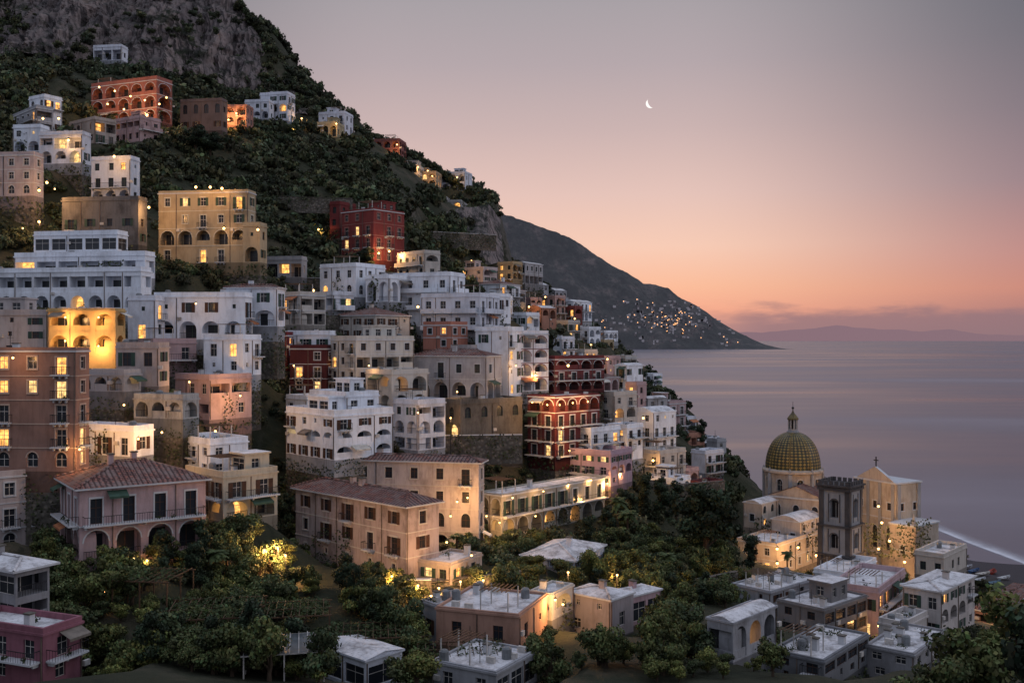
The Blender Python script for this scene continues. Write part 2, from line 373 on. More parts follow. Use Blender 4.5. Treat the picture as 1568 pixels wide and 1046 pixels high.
        if roof=='whip' or roof=='hip':
            hm=min(lx,ly)/2; zz=z+hm*pitch
            if lx>=ly: r0=(x0+hm,(y0+y1)/2); r1=(x1-hm,(y0+y1)/2)
            else: r0=((x0+x1)/2,y0+hm); r1=((x0+x1)/2,y1-hm)
            p=lambda x,y,q: m(fr,x,q,-y)
            c=[(x0,y0),(x1,y0),(x1,y1),(x0,y1)]
            if lx>=ly: fs=[(c[0],c[1],r1,r0),(c[1],c[2],r1),(c[2],c[3],r0,r1),(c[3],c[0],r0)]
            else: fs=[(c[0],c[1],r0),(c[1],c[2],r1,r0),(c[2],c[3],r1),(c[3],c[0],r0,r1)]
            for fc in fs:
                (ax,ay),(bx_,by_)=fc[0],fc[1]; el=math.hypot(bx_-ax,by_-ay); ex,ey=(bx_-ax)/el,(by_-ay)/el
                uv=[];pts=[]
                for (x,y) in fc:
                    isr=(x,y) in (r0,r1); s=(x-ax)*ex+(y-ay)*ey; t=abs(-(x-ax)*ey+(y-ay)*ex)
                    uv.append((s,t*1.1)); pts.append(p(x,y,zz if isr else z))
                b.f('roof',rm,pts,uv)
            for q0,q1,za,zb in ((r0,r1,zz,zz),(c[0],r0,z,zz),(c[1],r1 if lx>=ly else r0,z,zz)):
                pa=Vector(p(q0[0],q0[1],za+.06)); pb=Vector(p(q1[0],q1[1],zb+.06)); dd=(pb-pa)
                if dd.length<.2: continue
                sd=dd.cross(Vector((0,0,1))).normalized()*.16; upv=Vector((0,0,.14))
                b.f('ridge_tiles',rm,[pa-sd,pb-sd,pb+upv,pa+upv],[(0,0),(5,0),(5,1),(0,1)]); b.f('ridge_tiles',rm,[pa+sd,pb+sd,pb+upv,pa+upv],[(0,0),(5,0),(5,1),(0,1)])
            for _ in range(1+(L*W>120)): 
                x=L*U(.3,.7);y=W*U(.3,.6); obox(b,'chimney',wm,fr,x,x+.8,z,zz+.8,-y-.6,-y); obox(b,'chimney',STONE,fr,x-.1,x+.9,zz+.8,zz+.92,-y-.7,-y+.1)
        else:
            hm=ly/2 if lx>=ly else lx/2; zz=z+hm*pitch
            if lx>=ly:
                ym=(y0+y1)/2
                b.f('roof',rm,[m(fr,x0,z,-y0),m(fr,x1,z,-y0),m(fr,x1,zz,-ym),m(fr,x0,zz,-ym)],[(0,0),(lx,0),(lx,hm),(0,hm)])
                b.f('roof',rm,[m(fr,x0,z,-y1),m(fr,x1,z,-y1),m(fr,x1,zz,-ym),m(fr,x0,zz,-ym)],[(0,0),(lx,0),(lx,hm),(0,hm)])
                for x in (x0+ov,x1-ov): b.f('walls',wm,[m(fr,x,z,-y0),m(fr,x,z,-y1),m(fr,x,zz-.02,-ym)])
            else:
                xm=(x0+x1)/2
                b.f('roof',rm,[m(fr,x0,z,-y0),m(fr,x0,z,-y1),m(fr,xm,zz,-y1),m(fr,xm,zz,-y0)],[(0,0),(ly,0),(ly,hm),(0,hm)])
                b.f('roof',rm,[m(fr,x1,z,-y0),m(fr,x1,z,-y1),m(fr,xm,zz,-y1),m(fr,xm,zz,-y0)],[(0,0),(ly,0),(ly,hm),(0,hm)])
                for y in (y0+ov,y1-ov): b.f('walls',wm,[m(fr,x0,z,-y),m(fr,x1,z,-y),m(fr,xm,zz-.02,-y)])
    FOOT.append((C,dL,dR,L,W,C[2])); RECTS.append((ul,ur,vt,vb,D))
    b.done(); return dict(fr=fr,C=C,L=L,W=W,frR=(C,dR,nR),Ht=Ht)

# ================= terrain =================
ST={
-250:[(60,1150),(95,960),(115,860),(125,720),(150,560),(175,465),(205,330),(240,200),(300,90),(350,60),(385,-60),(450,-160),(700,-150),(1000,300)],
0:[(60,1150),(92,1000),(112,880),(122,722),(150,565),(175,470),(205,300),(240,215),(300,115),(345,85),(385,-60),(450,-150),(700,-100),(1000,300)],
200:[(60,1150),(95,1000),(110,900),(128,760),(145,600),(165,515),(180,450),(205,400),(240,285),(270,200),(290,178),(320,130),(350,110),(388,-20),(450,-110),(700,0),(1000,300)],
400:[(60,1150),(95,1025),(118,925),(140,790),(160,610),(175,510),(205,420),(230,380),(270,285),(310,205),(330,175),(362,150),(395,45),(450,50),(700,200),(1000,480)],
500:[(60,1150),(95,1030),(125,890),(145,820),(160,700),(180,600),(205,480),(240,405),(280,305),(330,215),(365,180),(392,152),(450,175),(700,300),(1000,520)],
600:[(60,1150),(95,1035),(128,890),(150,800),(165,700),(190,610),(215,490),(250,400),(300,300),(360,240),(420,213),(500,240),(900,450),(1000,560)],
700:[(60,1150),(95,1035),(128,895),(155,805),(180,695),(200,610),(220,510),(260,435),(300,402),(330,350),(400,300),(460,280),(550,310),(900,500),(1000,600)],
755:[(60,1150),(95,1035),(130,900),(162,810),(188,695),(210,605),(240,505),(280,435),(325,405),(355,335),(410,305),(470,300),(560,340),(900,580),(1000,640)],
790:[(60,1150),(95,1035),(130,905),(165,810),(190,700),(220,600),(260,505),(320,440),(370,412),(420,405),(500,440),(900,640),(1000,660)],
900:[(60,1150),(95,1035),(140,900),(178,805),(195,720),(230,635),(280,555),(350,505),(450,495),(560,540),(700,690),(1000,700)],
1000:[(60,1150),(95,1040),(145,905),(190,800),(210,755),(240,695),(300,620),(355,588),(410,620),(470,745),(1000,760)],
1050:[(60,1150),(95,1040),(150,905),(200,805),(230,745),(270,690),(310,662),(345,710),(375,800),(1000,800)],
1100:[(60,1150),(95,1040),(155,905),(205,810),(240,760),(280,730),(315,770),(345,835),(1000,830)],
1165:[(60,1150),(95,1040),(155,915),(205,860),(250,815),(290,800),(325,842),(1000,860)],
1300:[(60,1150),(95,1046),(150,945),(200,893),(250,855),(290,838),(330,826),(365,870),(1000,900)],
1400:[(60,1150),(95,1048),(155,940),(200,905),(250,878),(290,850),(352,801),(400,812),(1000,860)],
1568:[(60,1140),(95,1055),(155,965),(200,940),(225,922),(250,893),(288,864),(330,890),(1000,900)],
1900:[(60,1140),(95,1060),(155,975),(200,960),(240,928),(258,940),(300,980),(1000,1000)]}
us=sorted(ST); 
def zprof(u):
    pr=ST[u]; Ds=[-60,0,30]+[p[0] for p in pr]; zs=[54,52,46]+[P(u,p[1],p[0])[2] for p in pr]; return Ds,zs
PROF=[zprof(u) for u in us]; usn=np.array(us,float)
def terr_raw(x,y):
    x=np.asarray(x,float); y=np.asarray(y,float)
    uu=np.clip(UC+F*x/np.maximum(y,60),usn[0],usn[-1]-.01)
    Z=np.stack([np.interp(y,d,z) for d,z in PROF]); i=np.searchsorted(usn,uu,side='right')-1; i=np.clip(i,0,len(us)-2)
    t=(uu-usn[i])/(usn[i+1]-usn[i]); t=t*t*(3-2*t)*.6+t*.4
    za=np.take_along_axis(Z,i[None],0)[0]; zb=np.take_along_axis(Z,(i+1)[None],0)[0]
    return za*(1-t)+zb*t
_lat=rng.random((256,256))
def vn(x,y):
    xi=np.floor(x).astype(int); yi=np.floor(y).astype(int); fx=x-xi; fy=y-yi; fx=fx*fx*(3-2*fx); fy=fy*fy*(3-2*fy)
    g=lambda a,b:_lat[a%256,b%256]
    return (g(xi,yi)*(1-fx)+g(xi+1,yi)*fx)*(1-fy)+(g(xi,yi+1)*(1-fx)+g(xi+1,yi+1)*fx)*fy
def fbm(x,y,o=5,g=.5):
    r=0;a=1;t=0
    for k in range(o): r=r+a*vn(x*2**k+17*k,y*2**k+31*k); t+=a; a*=g
    return r/t-.5
STEP=2.5
gx=np.arange(-330,470,STEP); gy=np.arange(-60,1000,STEP); GX,GY=np.meshgrid(gx,gy)
GZ=terr_raw(GX.ravel(),GY.ravel()).reshape(GX.shape)
amp=np.clip((GY-190)/120,0.15,1)*np.clip((GZ-2)/20,0,1)
GZ+=fbm(GX/28,GY/28,5,.55)*9*amp
def tz(x,y):
    i=min(max((x-gx[0])/STEP,0),len(gx)-2.001); j=min(max((y-gy[0])/STEP,0),len(gy)-2.001)
    a,b_=int(i),int(j); fx,fy=i-a,j-b_
    return (GZ[b_,a]*(1-fx)+GZ[b_,a+1]*fx)*(1-fy)+(GZ[b_+1,a]*(1-fx)+GZ[b_+1,a+1]*fx)*fy
def ray(u,v,d0=70):
    D=d0
    while D<900:
        p=P(u,v,D)
        if tz(p[0],D)>=p[2]: return D
        D+=1
    return None

# ================= named buildings =================
Wt=(226,226,228); Wb=(208,208,213); Cr=(200,188,174); Pk=(196,158,154); Or=(184,124,98); Rd=(128,48,46); Bg=(182,164,150); Yl=(190,162,118); Bu=(98,42,44); Gy=(166,163,164); Pe=(206,182,172)
pal=make('old_palazzo',453,622,672,775,893,128,43,(190,166,156),'sww',None,'hip',.0,FRAMEB,FRAMEB,wallmat((206,192,176),.3),bw=4.8,dirt=1.,ov=.6,pitch=.38)
make('palazzo_wing',500,733,738,708,850,150,12,(204,184,174),'Aaww',None,'hip',.05,None,FRAMEB,wallmat((206,192,176),.3),bw=4.3,dirt=.8,ov=.6,pitch=.3)
make('garden_annex',640,690,738,862,896,127,30,Bg,'w',roof='flat',lit=.4,par=.4)
make('arcaded_hotel',733,768,926,757,824,160,41.5,(172,164,146),'AA','AD','flat',.12,FRAMEG,FRAMEG,TRIM,bw=3.3,bwr=3.4,par=.3,k=.2,blank=0)
make('white_roofed_house',668,795,838,940,1000,106,20,(186,134,108),'w','w','flat',.0,bw=5,k=2.2,par=.3)
make('garden_house',650,668,740,925,990,112,50,Gy,'w','w','flat',.0,bw=4,k=2,par=.3)
make('lit_terrace_house',832,845,878,908,950,116,30,Cr,'A','A','flat',.9,bw=4,par=.3)
make('grey_cottage',868,935,970,918,980,118,40,(168,154,152),'ws','w','whip',.0,bw=4,ov=.2,pitch=.22)
make('pink_cottage',938,968,1012,912,958,124,48,(188,150,152),'w','G','whip',.0,bw=3.5,ov=.2,pitch=.22)
make('market_pavilion',800,880,925,858,872,142,25,Wb,'O','O','whip',.0,bw=4,ov=.4,pitch=.3)
make('garage_shed',492,560,616,1010,1060,98,42,Wb,'G','G','lean',.0,bw=4,ov=.2,pitch=.15)
make('flat_roofed_house',662,760,822,1028,1080,95,30,Gy,'w','G','flat',.0,k=3,par=.25)
make('magenta_house',-60,66,126,962,1100,88,22,(158,92,104),'wwD','wwD','flat',.0,bw=3.6,k=2,par=.6)
make('veranda_house',-60,24,76,872,960,95,30,(150,146,146),'GG','OO','whip',.0,bw=3.2,ov=.7,pitch=.25)
make('pink_villa',92,122,315,748,862,112,55,Pk,'AD','AD','hip',.04,None,FRAMEB,TRIM,bw=3.6,bwr=3.9,ov=.6,pitch=.36)
make('beige_house',-60,-8,82,722,850,120,48,(194,174,166),'wBw','aBw','flat',.0,sur=TRIM,bwr=3.2,k=1.5)
make('cream_villa',284,342,425,722,800,128,44,(200,184,156),'AD','AD','flat',.1,bw=3.6,k=1.)
make('white_house',270,322,380,672,730,134,44,Wt,'dw','dw','flat',.0,k=1.5)
make('small_white_house',118,205,232,652,700,131,25,Wt,'d','w','flat',.1)
make('terracotta_apartment_house',-60,116,122,532,722,122,3,(160,116,98),'aBBww','wwwww','flat',.13,None,FRAME,wallmat((196,164,142),.3),bw=3.3,par=.5)
make('beige_house',-40,71,75,474,545,152,2,(190,174,166),'dww','www','flat',.0,bw=3.4,shut=FRAMEG)
make('yellow_villa',73,177,182,472,575,150,2,(206,166,100),'-AA','-AA','flat',.0,bw=4.,par=.4,solid=True,corn=True,blank=0)
make('beige_house',178,243,248,524,592,146,6,(194,172,160),'ad','ww','flat',.0,shut=FRAMEG)
make('terrace_house',118,190,212,566,600,141,20,Gy,'A','A','flat',.0,k=1)
make('arched_house',205,280,303,604,642,137,20,(180,176,168),'A','A','flat',.0,k=1,dirt=.9)
make('white_hotel',-30,216,229,408,480,176,10,Wt,'AO','OO','flat',.02,bw=3.6,solid=True)
make('white_hotel',22,222,229,384,425,181,10,Wt,'O','O','flat',.03,bw=4.2,solid=True,k=.4)
make('white_hotel',52,180,186,352,385,186,10,Wt,'G','G','flat',.03,bw=3.8,k=1)
make('white_arcade_house',236,375,384,447,520,166,6,Wt,'Aw','Aw','flat',.02,bw=4.4,k=1.5)
make('white_arcade_house',345,425,436,440,500,170,8,Wt,'Aw','Aw','hip',.0,bw=4.8,ov=.3,pitch=.25)
make('white_house',196,238,246,452,520,164,6,Wb,'dw','ww')
make('white_garden_house',312,372,400,512,575,158,20,Wt,'wd','ww','flat',.0,k=1.6)
make('ruined_stone_house',95,212,222,300,375,200,8,(116,110,106),'aw-','ww-','flat',.0,dirt=1.,k=.0,bw=4.5)
make('yellow_hotel',243,380,392,290,402,204,8,(190,164,124),'BAww','wwww','flat',.03,FRAMEG,FRAME,wallmat((214,202,176),.3),bw=3.8,par=.6)
make('yellow_hotel_wing',372,398,408,340,402,202,10,(190,164,124),'Aw','ww','flat',.1,bw=3.4)
make('pale_pink_house',-40,52,60,232,300,205,6,(190,168,162),'aww','www','flat',.0,sur=TRIM)
make('white_terrace_house',20,62,72,190,232,228,8,Wt,'Aw','ww','flat',.15)
make('white_terrace_house',60,126,134,200,250,222,8,Wb,'AO','ww','flat',.3)
make('white_house',140,200,212,238,310,215,12,Wb,'ADw','www','flat',.12)
make('cliff_top_villa',143,186,196,68,92,335,8,Wb,'O','w','flat',.0)
make('red_palace_hotel',140,240,264,116,185,282,22,(172,98,84),'AAA','AAA','flat',.0,bw=4.4,sur=TRIM,par=1.2)
make('white_stone_house',276,340,348,150,200,290,10,(120,100,94),'wa','ww','flat',.0)
make('pink_villa',325,378,388,160,192,300,8,(190,128,110),'AA','ww','flat',.0,par=.5)
make('white_villa',375,412,420,152,182,322,8,Wb,'Aw','ww','flat',.0)
make('white_villa',398,440,452,140,185,326,14,Wb,'wAw','www','flat',.03)
make('yellow_villa',480,516,528,186,210,335,10,(184,166,126),'A','w','flat',.1)
make('white_tower_villa',488,528,541,170,215,342,14,Wb,'wDw','www','flat',.0)
make('pink_villa',560,612,622,212,238,385,10,(148,88,82),'AA','AA','flat',.1)
make('cream_villa',600,640,650,252,275,400,10,Cr,'AA','ww','flat',.15)
make('ochre_villa',630,668,676,262,285,405,10,(186,158,124),'AA','ww','flat',.2)
make('white_villa',676,712,723,262,292,418,20,Wb,'AA','ww','flat',.05)
make('white_stone_house',655,706,716,306,328,385,8,(176,170,164),'AA','ww','flat',.0)
make('red_villa',505,520,545,308,350,262,28,Rd,'ww','ww','flat',.0)
make('red_villa',523,572,619,318,398,248,38,(144,56,52),'dBBw','dBBw','flat',.06,None,FRAME,wallmat((174,114,100),.3),bw=3.6,par=.5)
make('small_grey_house',408,462,470,392,425,222,8,Gy,'O','w','flat')
make('white_arcade_house',490,545,590,402,455,218,32,Wt,'aw','aw','flat',.0,bw=3.6)
make('white_arcade_house',560,596,626,420,462,214,30,Wt,'A','A','flat',.0,bw=4)
make('white_hotel',590,690,712,416,500,216,22,Wt,'wDD','wDD','flat',.03,solid=True,bw=3.6)
make('white_hotel',645,735,765,448,505,208,22,Wb,'DD','DD','flat',.02,solid=True)
make('white_house',720,750,782,448,495,240,35,Wt,'ww','ww','flat',.03,shut=FRAMEB)
make('terracotta_roofed_house',520,575,628,482,520,200,38,Cr,'ww','ww','hip',.0,ov=.3,pitch=.3)
make('burgundy_house',404,440,447,508,548,188,8,(128,40,44),'dw','ww','flat',.04,sur=TRIM)
make('burgundy_house',444,500,508,528,602,184,10,Bu,'wBw','www','flat',.03,sur=TRIM,bw=3.8)
make('white_house',430,505,510,506,540,190,8,Wt,'w','w','flat',.0)
make('cream_apartment_house',506,545,634,514,608,180,48,(206,198,184),'wDww','ADOw','flat',.04,bw=3.4,sur=TRIM)
make('cream_apartment_house',560,600,656,566,630,174,45,(202,194,182),'AA','AA','flat',.04,bw=3.4)
make('orange_house',648,690,716,492,535,198,35,(192,116,92),'ww','ww','flat',.05,sur=TRIM)
make('grey_arcade_house',634,745,768,545,615,186,22,(186,180,178),'Aw','Aw','hip',.0,bw=4.2,sur=TRIM,ov=.3,pitch=.3)
make('grey_tower_house',690,716,730,528,560,192,30,(172,162,158),'w','w','flat')
make('white_house',728,778,802,500,610,196,30,Wt,'wwww','wwww','flat',.03)
make('red_arched_hotel',775,792,840,506,600,200,52,(220,216,216),'AAAA','AAAA','flat',.0,bw=3.4,sur=wallmat((130,50,50),.3),blank=0)
make('red_arched_hotel',828,850,925,545,600,206,48,(124,54,54),'AAA','ADA','flat',.05,bw=3.6,sur=TRIM)
make('red_terraced_hotel',808,850,918,606,700,184,45,(122,50,50),'DDDA','DDDA','flat',.08,bw=3.6,sur=TRIM,par=.4,blank=0)
make('stone_viaduct_house',676,705,800,612,700,178,50,(112,104,94),'-Aa','--a','flat',.0,dirt=1.,bw=4)
make('white_villa',438,512,602,628,705,150,46,Wt,'dAw','AAw','flat',.0,bw=3.5,solid=True,par=1.0,k=1.3)
make('white_penthouse',474,530,580,600,632,156,46,Wt,'w','D','flat',.0,solid=True,k=1.4)
make('white_house',602,640,682,612,690,170,42,Wb,'OAw','OAO','flat',.03)
make('white_house',872,905,950,655,720,188,45,Wt,'DDD','DAD','flat',.06)
make('pink_house',868,935,968,690,745,182,35,(194,156,166),'wDw','wAw','flat',.1)
make('cream_house',915,940,975,600,660,215,45,Cr,'wDw','DAw','flat',.06)
make('white_house',930,960,985,650,705,205,42,Wt,'wDw','wwD','flat',.05)
make('white_house',962,1000,1035,632,690,228,45,Wt,'wDw','DDw','vault',.04)
make('cream_house',975,1010,1050,690,735,212,45,Cr,'ww','Dw','flat',.05)
make('white_house',985,1035,1057,732,772,200,38,Wt,'Gw','wA','flat',.1,k=1.5)
make('dark_red_house',1055,1078,1107,738,772,208,48,(108,44,46),'ww','ww','flat',.05)
make('white_house',1058,1080,1108,690,725,240,50,Wb,'ww','DD','flat',.05)
make('grey_house',1082,1098,1112,672,700,268,55,Gy,'ww','ww','flat')
for q in [(705,740,762,408,432,290,Pe),(762,785,800,400,428,310,Yl),(790,812,830,455,478,330,(166,134,134)),(730,765,785,452,480,250,Wt),(800,822,840,436,458,360,Gy),
 (826,850,866,452,480,345,(190,154,146)),(862,880,892,468,498,350,(140,68,64)),(846,870,888,490,520,320,Cr),(806,830,852,472,505,300,Or),(880,902,920,500,530,330,Wt),
 (780,806,826,478,520,262,Wt),(838,860,880,515,550,270,Wb),(872,895,915,535,565,280,Cr),(905,930,950,545,575,285,Pk),(940,960,985,560,600,270,Wt),(985,1000,1014,572,590,352,Wt),(905,925,940,520,545,350,Yl),(958,975,990,585,625,262,Pk)]:
    make('hillside_house',q[0],q[1],q[2],q[3],q[4],q[5],40,q[6],random.choice(['ww','Dw','Aw','wD']),random.choice(['DD','wA','AA','ww']),random.choice(['flat','flat','flat','vault']),.08)
make('flat_roofed_house',1120,1180,1255,905,950,150,48,Gy,'ww','Gw','flat',.05,k=4,par=.3)
make('flat_roofed_house',1190,1262,1328,932,985,132,48,(128,122,120),'Gw','GG','flat',.0,k=5,par=.3)
make('pink_house',1272,1345,1386,900,985,142,35,(196,162,162),'ww','wwD','flat',.03,k=1.5)
make('cream_villa',1382,1440,1492,905,985,136,44,(204,190,180),'ww','wAw','whip',.0,ov=.3,pitch=.18)
make('cream_villa',1345,1384,1420,952,1005,130,44,(204,192,182),'w','w','flat',.05,k=1.5)
make('terrace_house',1180,1262,1330,1010,1060,104,40,(120,120,122),'ww','wG','flat',.0,k=5,par=.3)
make('terrace_house',1325,1400,1450,1000,1050,110,40,(150,146,146),'ww','Gw','flat',.0,k=4,par=.3)
make('beach_house',1400,1445,1480,848,885,192,42,Cr,'w','w','flat',.1,k=.3)
make('beach_house',1490,1530,1590,938,965,165,42,(150,112,104),'O','O','hip',.0,ov=.3,pitch=.2)

# ================= church =================
DOMEM,nt,b_,o=newmat('majolica_tiles'); uvn=N(nt,'ShaderNodeUVMap').outputs[0]
mp=N(nt,'ShaderNodeMapping'); mp.inputs['Scale'].default_value=(80,34,1); nt.links.new(uvn,mp.inputs[0])
s_=N(nt,'ShaderNodeSeparateXYZ'); nt.links.new(mp.outputs[0],s_.inputs[0])
d1=math_(nt,'PINGPONG',s_.outputs[0],1.); d2=math_(nt,'PINGPONG',s_.outputs[1],1.); dd=math_(nt,'ADD',d1,d2)
k1=math_(nt,'LESS_THAN',dd,.8); k2=math_(nt,'GREATER_THAN',dd,1.4)
x=mix(nt,k1,S(70,70,50),S(146,126,74)); x=mix(nt,k2,x,S(42,54,46)); gg=N(nt,'ShaderNodeNewGeometry').outputs['Position']
x=mix(nt,mrange(nt,noise_node(nt,gg,1.2,5),.4,.7,0,.7),x,S(52,46,42))
nt.links.new(x,b_.inputs['Base Color']); b_.inputs['Roughness'].default_value=.4
CH=wallmat((196,174,152),.6); CHD=wallmat((92,86,84),.6); CHL=wallmat((160,157,156),.4)
c=P(1214,716,238); ch=B('domed_church',(c[0],c[1],10.))
rr=41/F*238
revolve(ch,'dome',DOMEM,c,[(rr*math.cos(t)**.85 if t<1.56 else 0.75, 8.6*math.sin(t)) for t in np.linspace(0,1.45,15)],40,True)
for i in range(8):
    a=2*math.pi*(i+.5)/8; pr=[(rr*1.01*math.cos(t)**.85,8.6*math.sin(t)) for t in np.linspace(0,1.42,12)]
    for (r1,z1),(r2,z2) in zip(pr,pr[1:]):
        w=.12; tx,ty=-math.sin(a)*w,math.cos(a)*w
        ch.f('dome_ribs',plain('rib_tiles',(112,98,60)),[(c[0]+r1*math.cos(a)+tx,c[1]+r1*math.sin(a)+ty,c[2]+z1),(c[0]+r1*math.cos(a)-tx,c[1]+r1*math.sin(a)-ty,c[2]+z1),(c[0]+r2*math.cos(a)-tx,c[1]+r2*math.sin(a)-ty,c[2]+z2+.03),(c[0]+r2*math.cos(a)+tx,c[1]+r2*math.sin(a)+ty,c[2]+z2+.03)])
revolve(ch,'cornice',CH,c,[(rr+.1,-.9),(rr+.75,-.7),(rr+.75,-.25),(rr,.1)],16,a0=math.pi/16)
lc=(c[0],c[1],c[2]+8.4)
revolve(ch,'lantern',CHL,lc,[(1.5,-.3),(1.5,.3),(1.15,.3),(1.15,.9)],12)
for i in range(8):
    a=2*math.pi*i/8; pc=(lc[0]+1.0*math.cos(a),lc[1]+1.0*math.sin(a),lc[2]+.9); revolve(ch,'lantern_columns',CHL,pc,[(.2,0),(.2,2.2)],6)
revolve(ch,'lantern_core',DARK,lc,[(.6,.3),(.6,3.1)],8)
revolve(ch,'lantern_cap',DOMEM,lc,[(1.35,3.1),(1.35,3.4),(1.0,3.9),(.35,4.7),(.12,5.2),(.1,5.6)],12,True)
revolve(ch,'finial',IRON,lc,[(0,5.5),(.3,5.7),(.3,6.0),(.05,6.2),(.05,7.4)],8)
ro=rr+.3; nseg=8
for i in range(nseg):
    a=2*math.pi*i/nseg+math.pi/8; a2=a+2*math.pi/nseg
    p0=(c[0]+ro*math.cos(a),c[1]+ro*math.sin(a),c[2]-7.5); p1=(c[0]+ro*math.cos(a2),c[1]+ro*math.sin(a2),0)
    w=math.hypot(p1[0]-p0[0],p1[1]-p0[1]); d=((p1[0]-p0[0])/w,(p1[1]-p0[1])/w); n=(math.cos((a+a2)/2),math.sin((a+a2)/2)); fr=(p0,d,n)
    hole(ch,fr,CH,0,w,0,6.9,w/2-.7,w/2+.7,2.6,5.4,True,.4,'a',FRAME,None,None,TRIM)
    obox(ch,'pilasters',CHL,fr,-.3,.5,0,6.6,.01,.4)
    revolve(ch,'pilaster_urns',CHL,m(fr,.1,6.9,.15),[(.3,0),(.35,.4),(.15,.9),(0,1.2)],6)
def blk(b,part,u,v_top,D,sx,sy,z0,a,mat,rows='-',bw=4,sur=None,lit=0):
    a=math.radians(a); ca,sa=math.cos(a),math.sin(a); T=P(u,v_top,D); C=(T[0],T[1],z0); h=T[2]-z0
    frL=((C[0]-ca*sx,C[1]+sa*sx,z0),(ca,-sa),(-sa,-ca)); frR=(C,(sa,ca),(ca,-sa))
    facade(b,frL,sx,h,rows,mat,bw,lit,None,FRAMEB,sur,blank=0,extra=False); facade(b,frR,sy,h,rows,mat,bw,lit,None,FRAMEB,sur,blank=0,extra=False)
    fr3=((C[0]+sa*sy,C[1]+ca*sy,z0),(-ca,sa),(sa,ca)); fq(b,'walls',mat,fr3,0,sx,0,h); fr4=((frL[0][0]+sa*sy,frL[0][1]+ca*sy,z0),(-sa,-ca),(-ca,sa)); fq(b,'walls',mat,fr4,0,sy,0,h)
    obox(b,'cornices',TRIM,frL,-.25,sx+.25,h,h+.35,-sy-.25,.25)
    for q in (.35,.68): obox(b,'string_course',TRIM,frL,-.1,sx+.05,h*q-.12,h*q+.12,.004,.14); obox(b,'string_course',TRIM,frR,-.05,sy+.1,h*q-.12,h*q+.12,.004,.14)
    return frL,frR,h
frL,frR,h=blk(ch,'nave',1262,768,224,13,20,8,35,CH,'--a',5,TRIM)
sx,sy=13,20; z=h+.36
ch.f('nave_roof',TILE,[m(frL,-.3,z,.3),m(frL,-.3,z,-sy-.3),m(frL,sx/2,z+2.6,-sy-.3),m(frL,sx/2,z+2.6,.3)],[(0,0),(sy,0),(sy,7),(0,7)])
ch.f('nave_roof',TILE,[m(frL,sx+.3,z,.3),m(frL,sx+.3,z,-sy-.3),m(frL,sx/2,z+2.6,-sy-.3),m(frL,sx/2,z+2.6,.3)],[(0,0),(sy,0),(sy,7),(0,7)])
ch.f('walls',CH,[m(frL,0,z,0),m(frL,sx,z,0),m(frL,sx/2,z+2.5,0)]); 
blk(ch,'sacristy',1200,800,226,8,9,8,35,CH,'-w',4,TRIM)
frL,frR,h=blk(ch,'facade_block',1372,742,222,12,8,8,62,wallmat((200,178,152),.6),'-aw',4,TRIM)
for s in (.2,3.8,7.2,10.8): obox(ch,'pilasters',CHL,frL,s,s+.8,0,h-.1,.15,.3)
for s in (.2,6.6): obox(ch,'pilasters',CHL,frR,s,s+1.,0,h-.1,.15,.3)
for yy in (0,.8): ch.f('pediment',CH,[m(frL,.5,h+.36,-yy),m(frL,11.5,h+.36,-yy),m(frL,6,h+3.4,-yy)])
ch.f('pediment',TRIM,[m(frL,.5,h+.36,.0),m(frL,6,h+3.4,0),m(frL,6,h+3.4,-.8),m(frL,.5,h+.36,-.8)]); ch.f('pediment',TRIM,[m(frL,11.5,h+.36,0),m(frL,6,h+3.4,0),m(frL,6,h+3.4,-.8),m(frL,11.5,h+.36,-.8)])
obox(ch,'cross',IRON,frL,5.9,6.1,h+3.4,h+5.6,-.5,-.3); obox(ch,'cross',IRON,frL,5.35,6.65,h+4.7,h+4.9,-.49,-.31)
frL,frR,h=blk(ch,'aisle',1402,808,214,6,10,8,50,CH,'-w',5,TRIM)
revolve(ch,'aisle_urn',CHL,m(frR,1,h+.35,-1),[(.5,0),(.6,.6),(.3,1.3),(.1,2.2),(0,2.6)],8)
ch.done(); FOOT.append((P(1262,800,214),(-.8,.6),(.6,.8),16,24,9)); RECTS.append((1170,1400,630,860,214))
FOOT.append((P(1372,800,210),(-.5,.8),(.8,.5),14,12,9))
make('parish_house',1128,1190,1268,832,882,206,42,(204,182,160),'ww','wa','flat',.08,sur=TRIM,bw=4,par=.6,k=.4)
make('parish_house',1138,1165,1200,772,810,224,42,(200,182,162),'w','wa','vault',.05,sur=TRIM,bw=4)
make('parish_house',1180,1225,1262,800,840,216,42,(204,184,166),'w','ww','vault',.0,sur=TRIM,bw=4)
bt0=P(1301,885,196); bt=B('bell_tower',bt0); aa=math.radians(42); ca,sa=math.cos(aa),math.sin(aa)
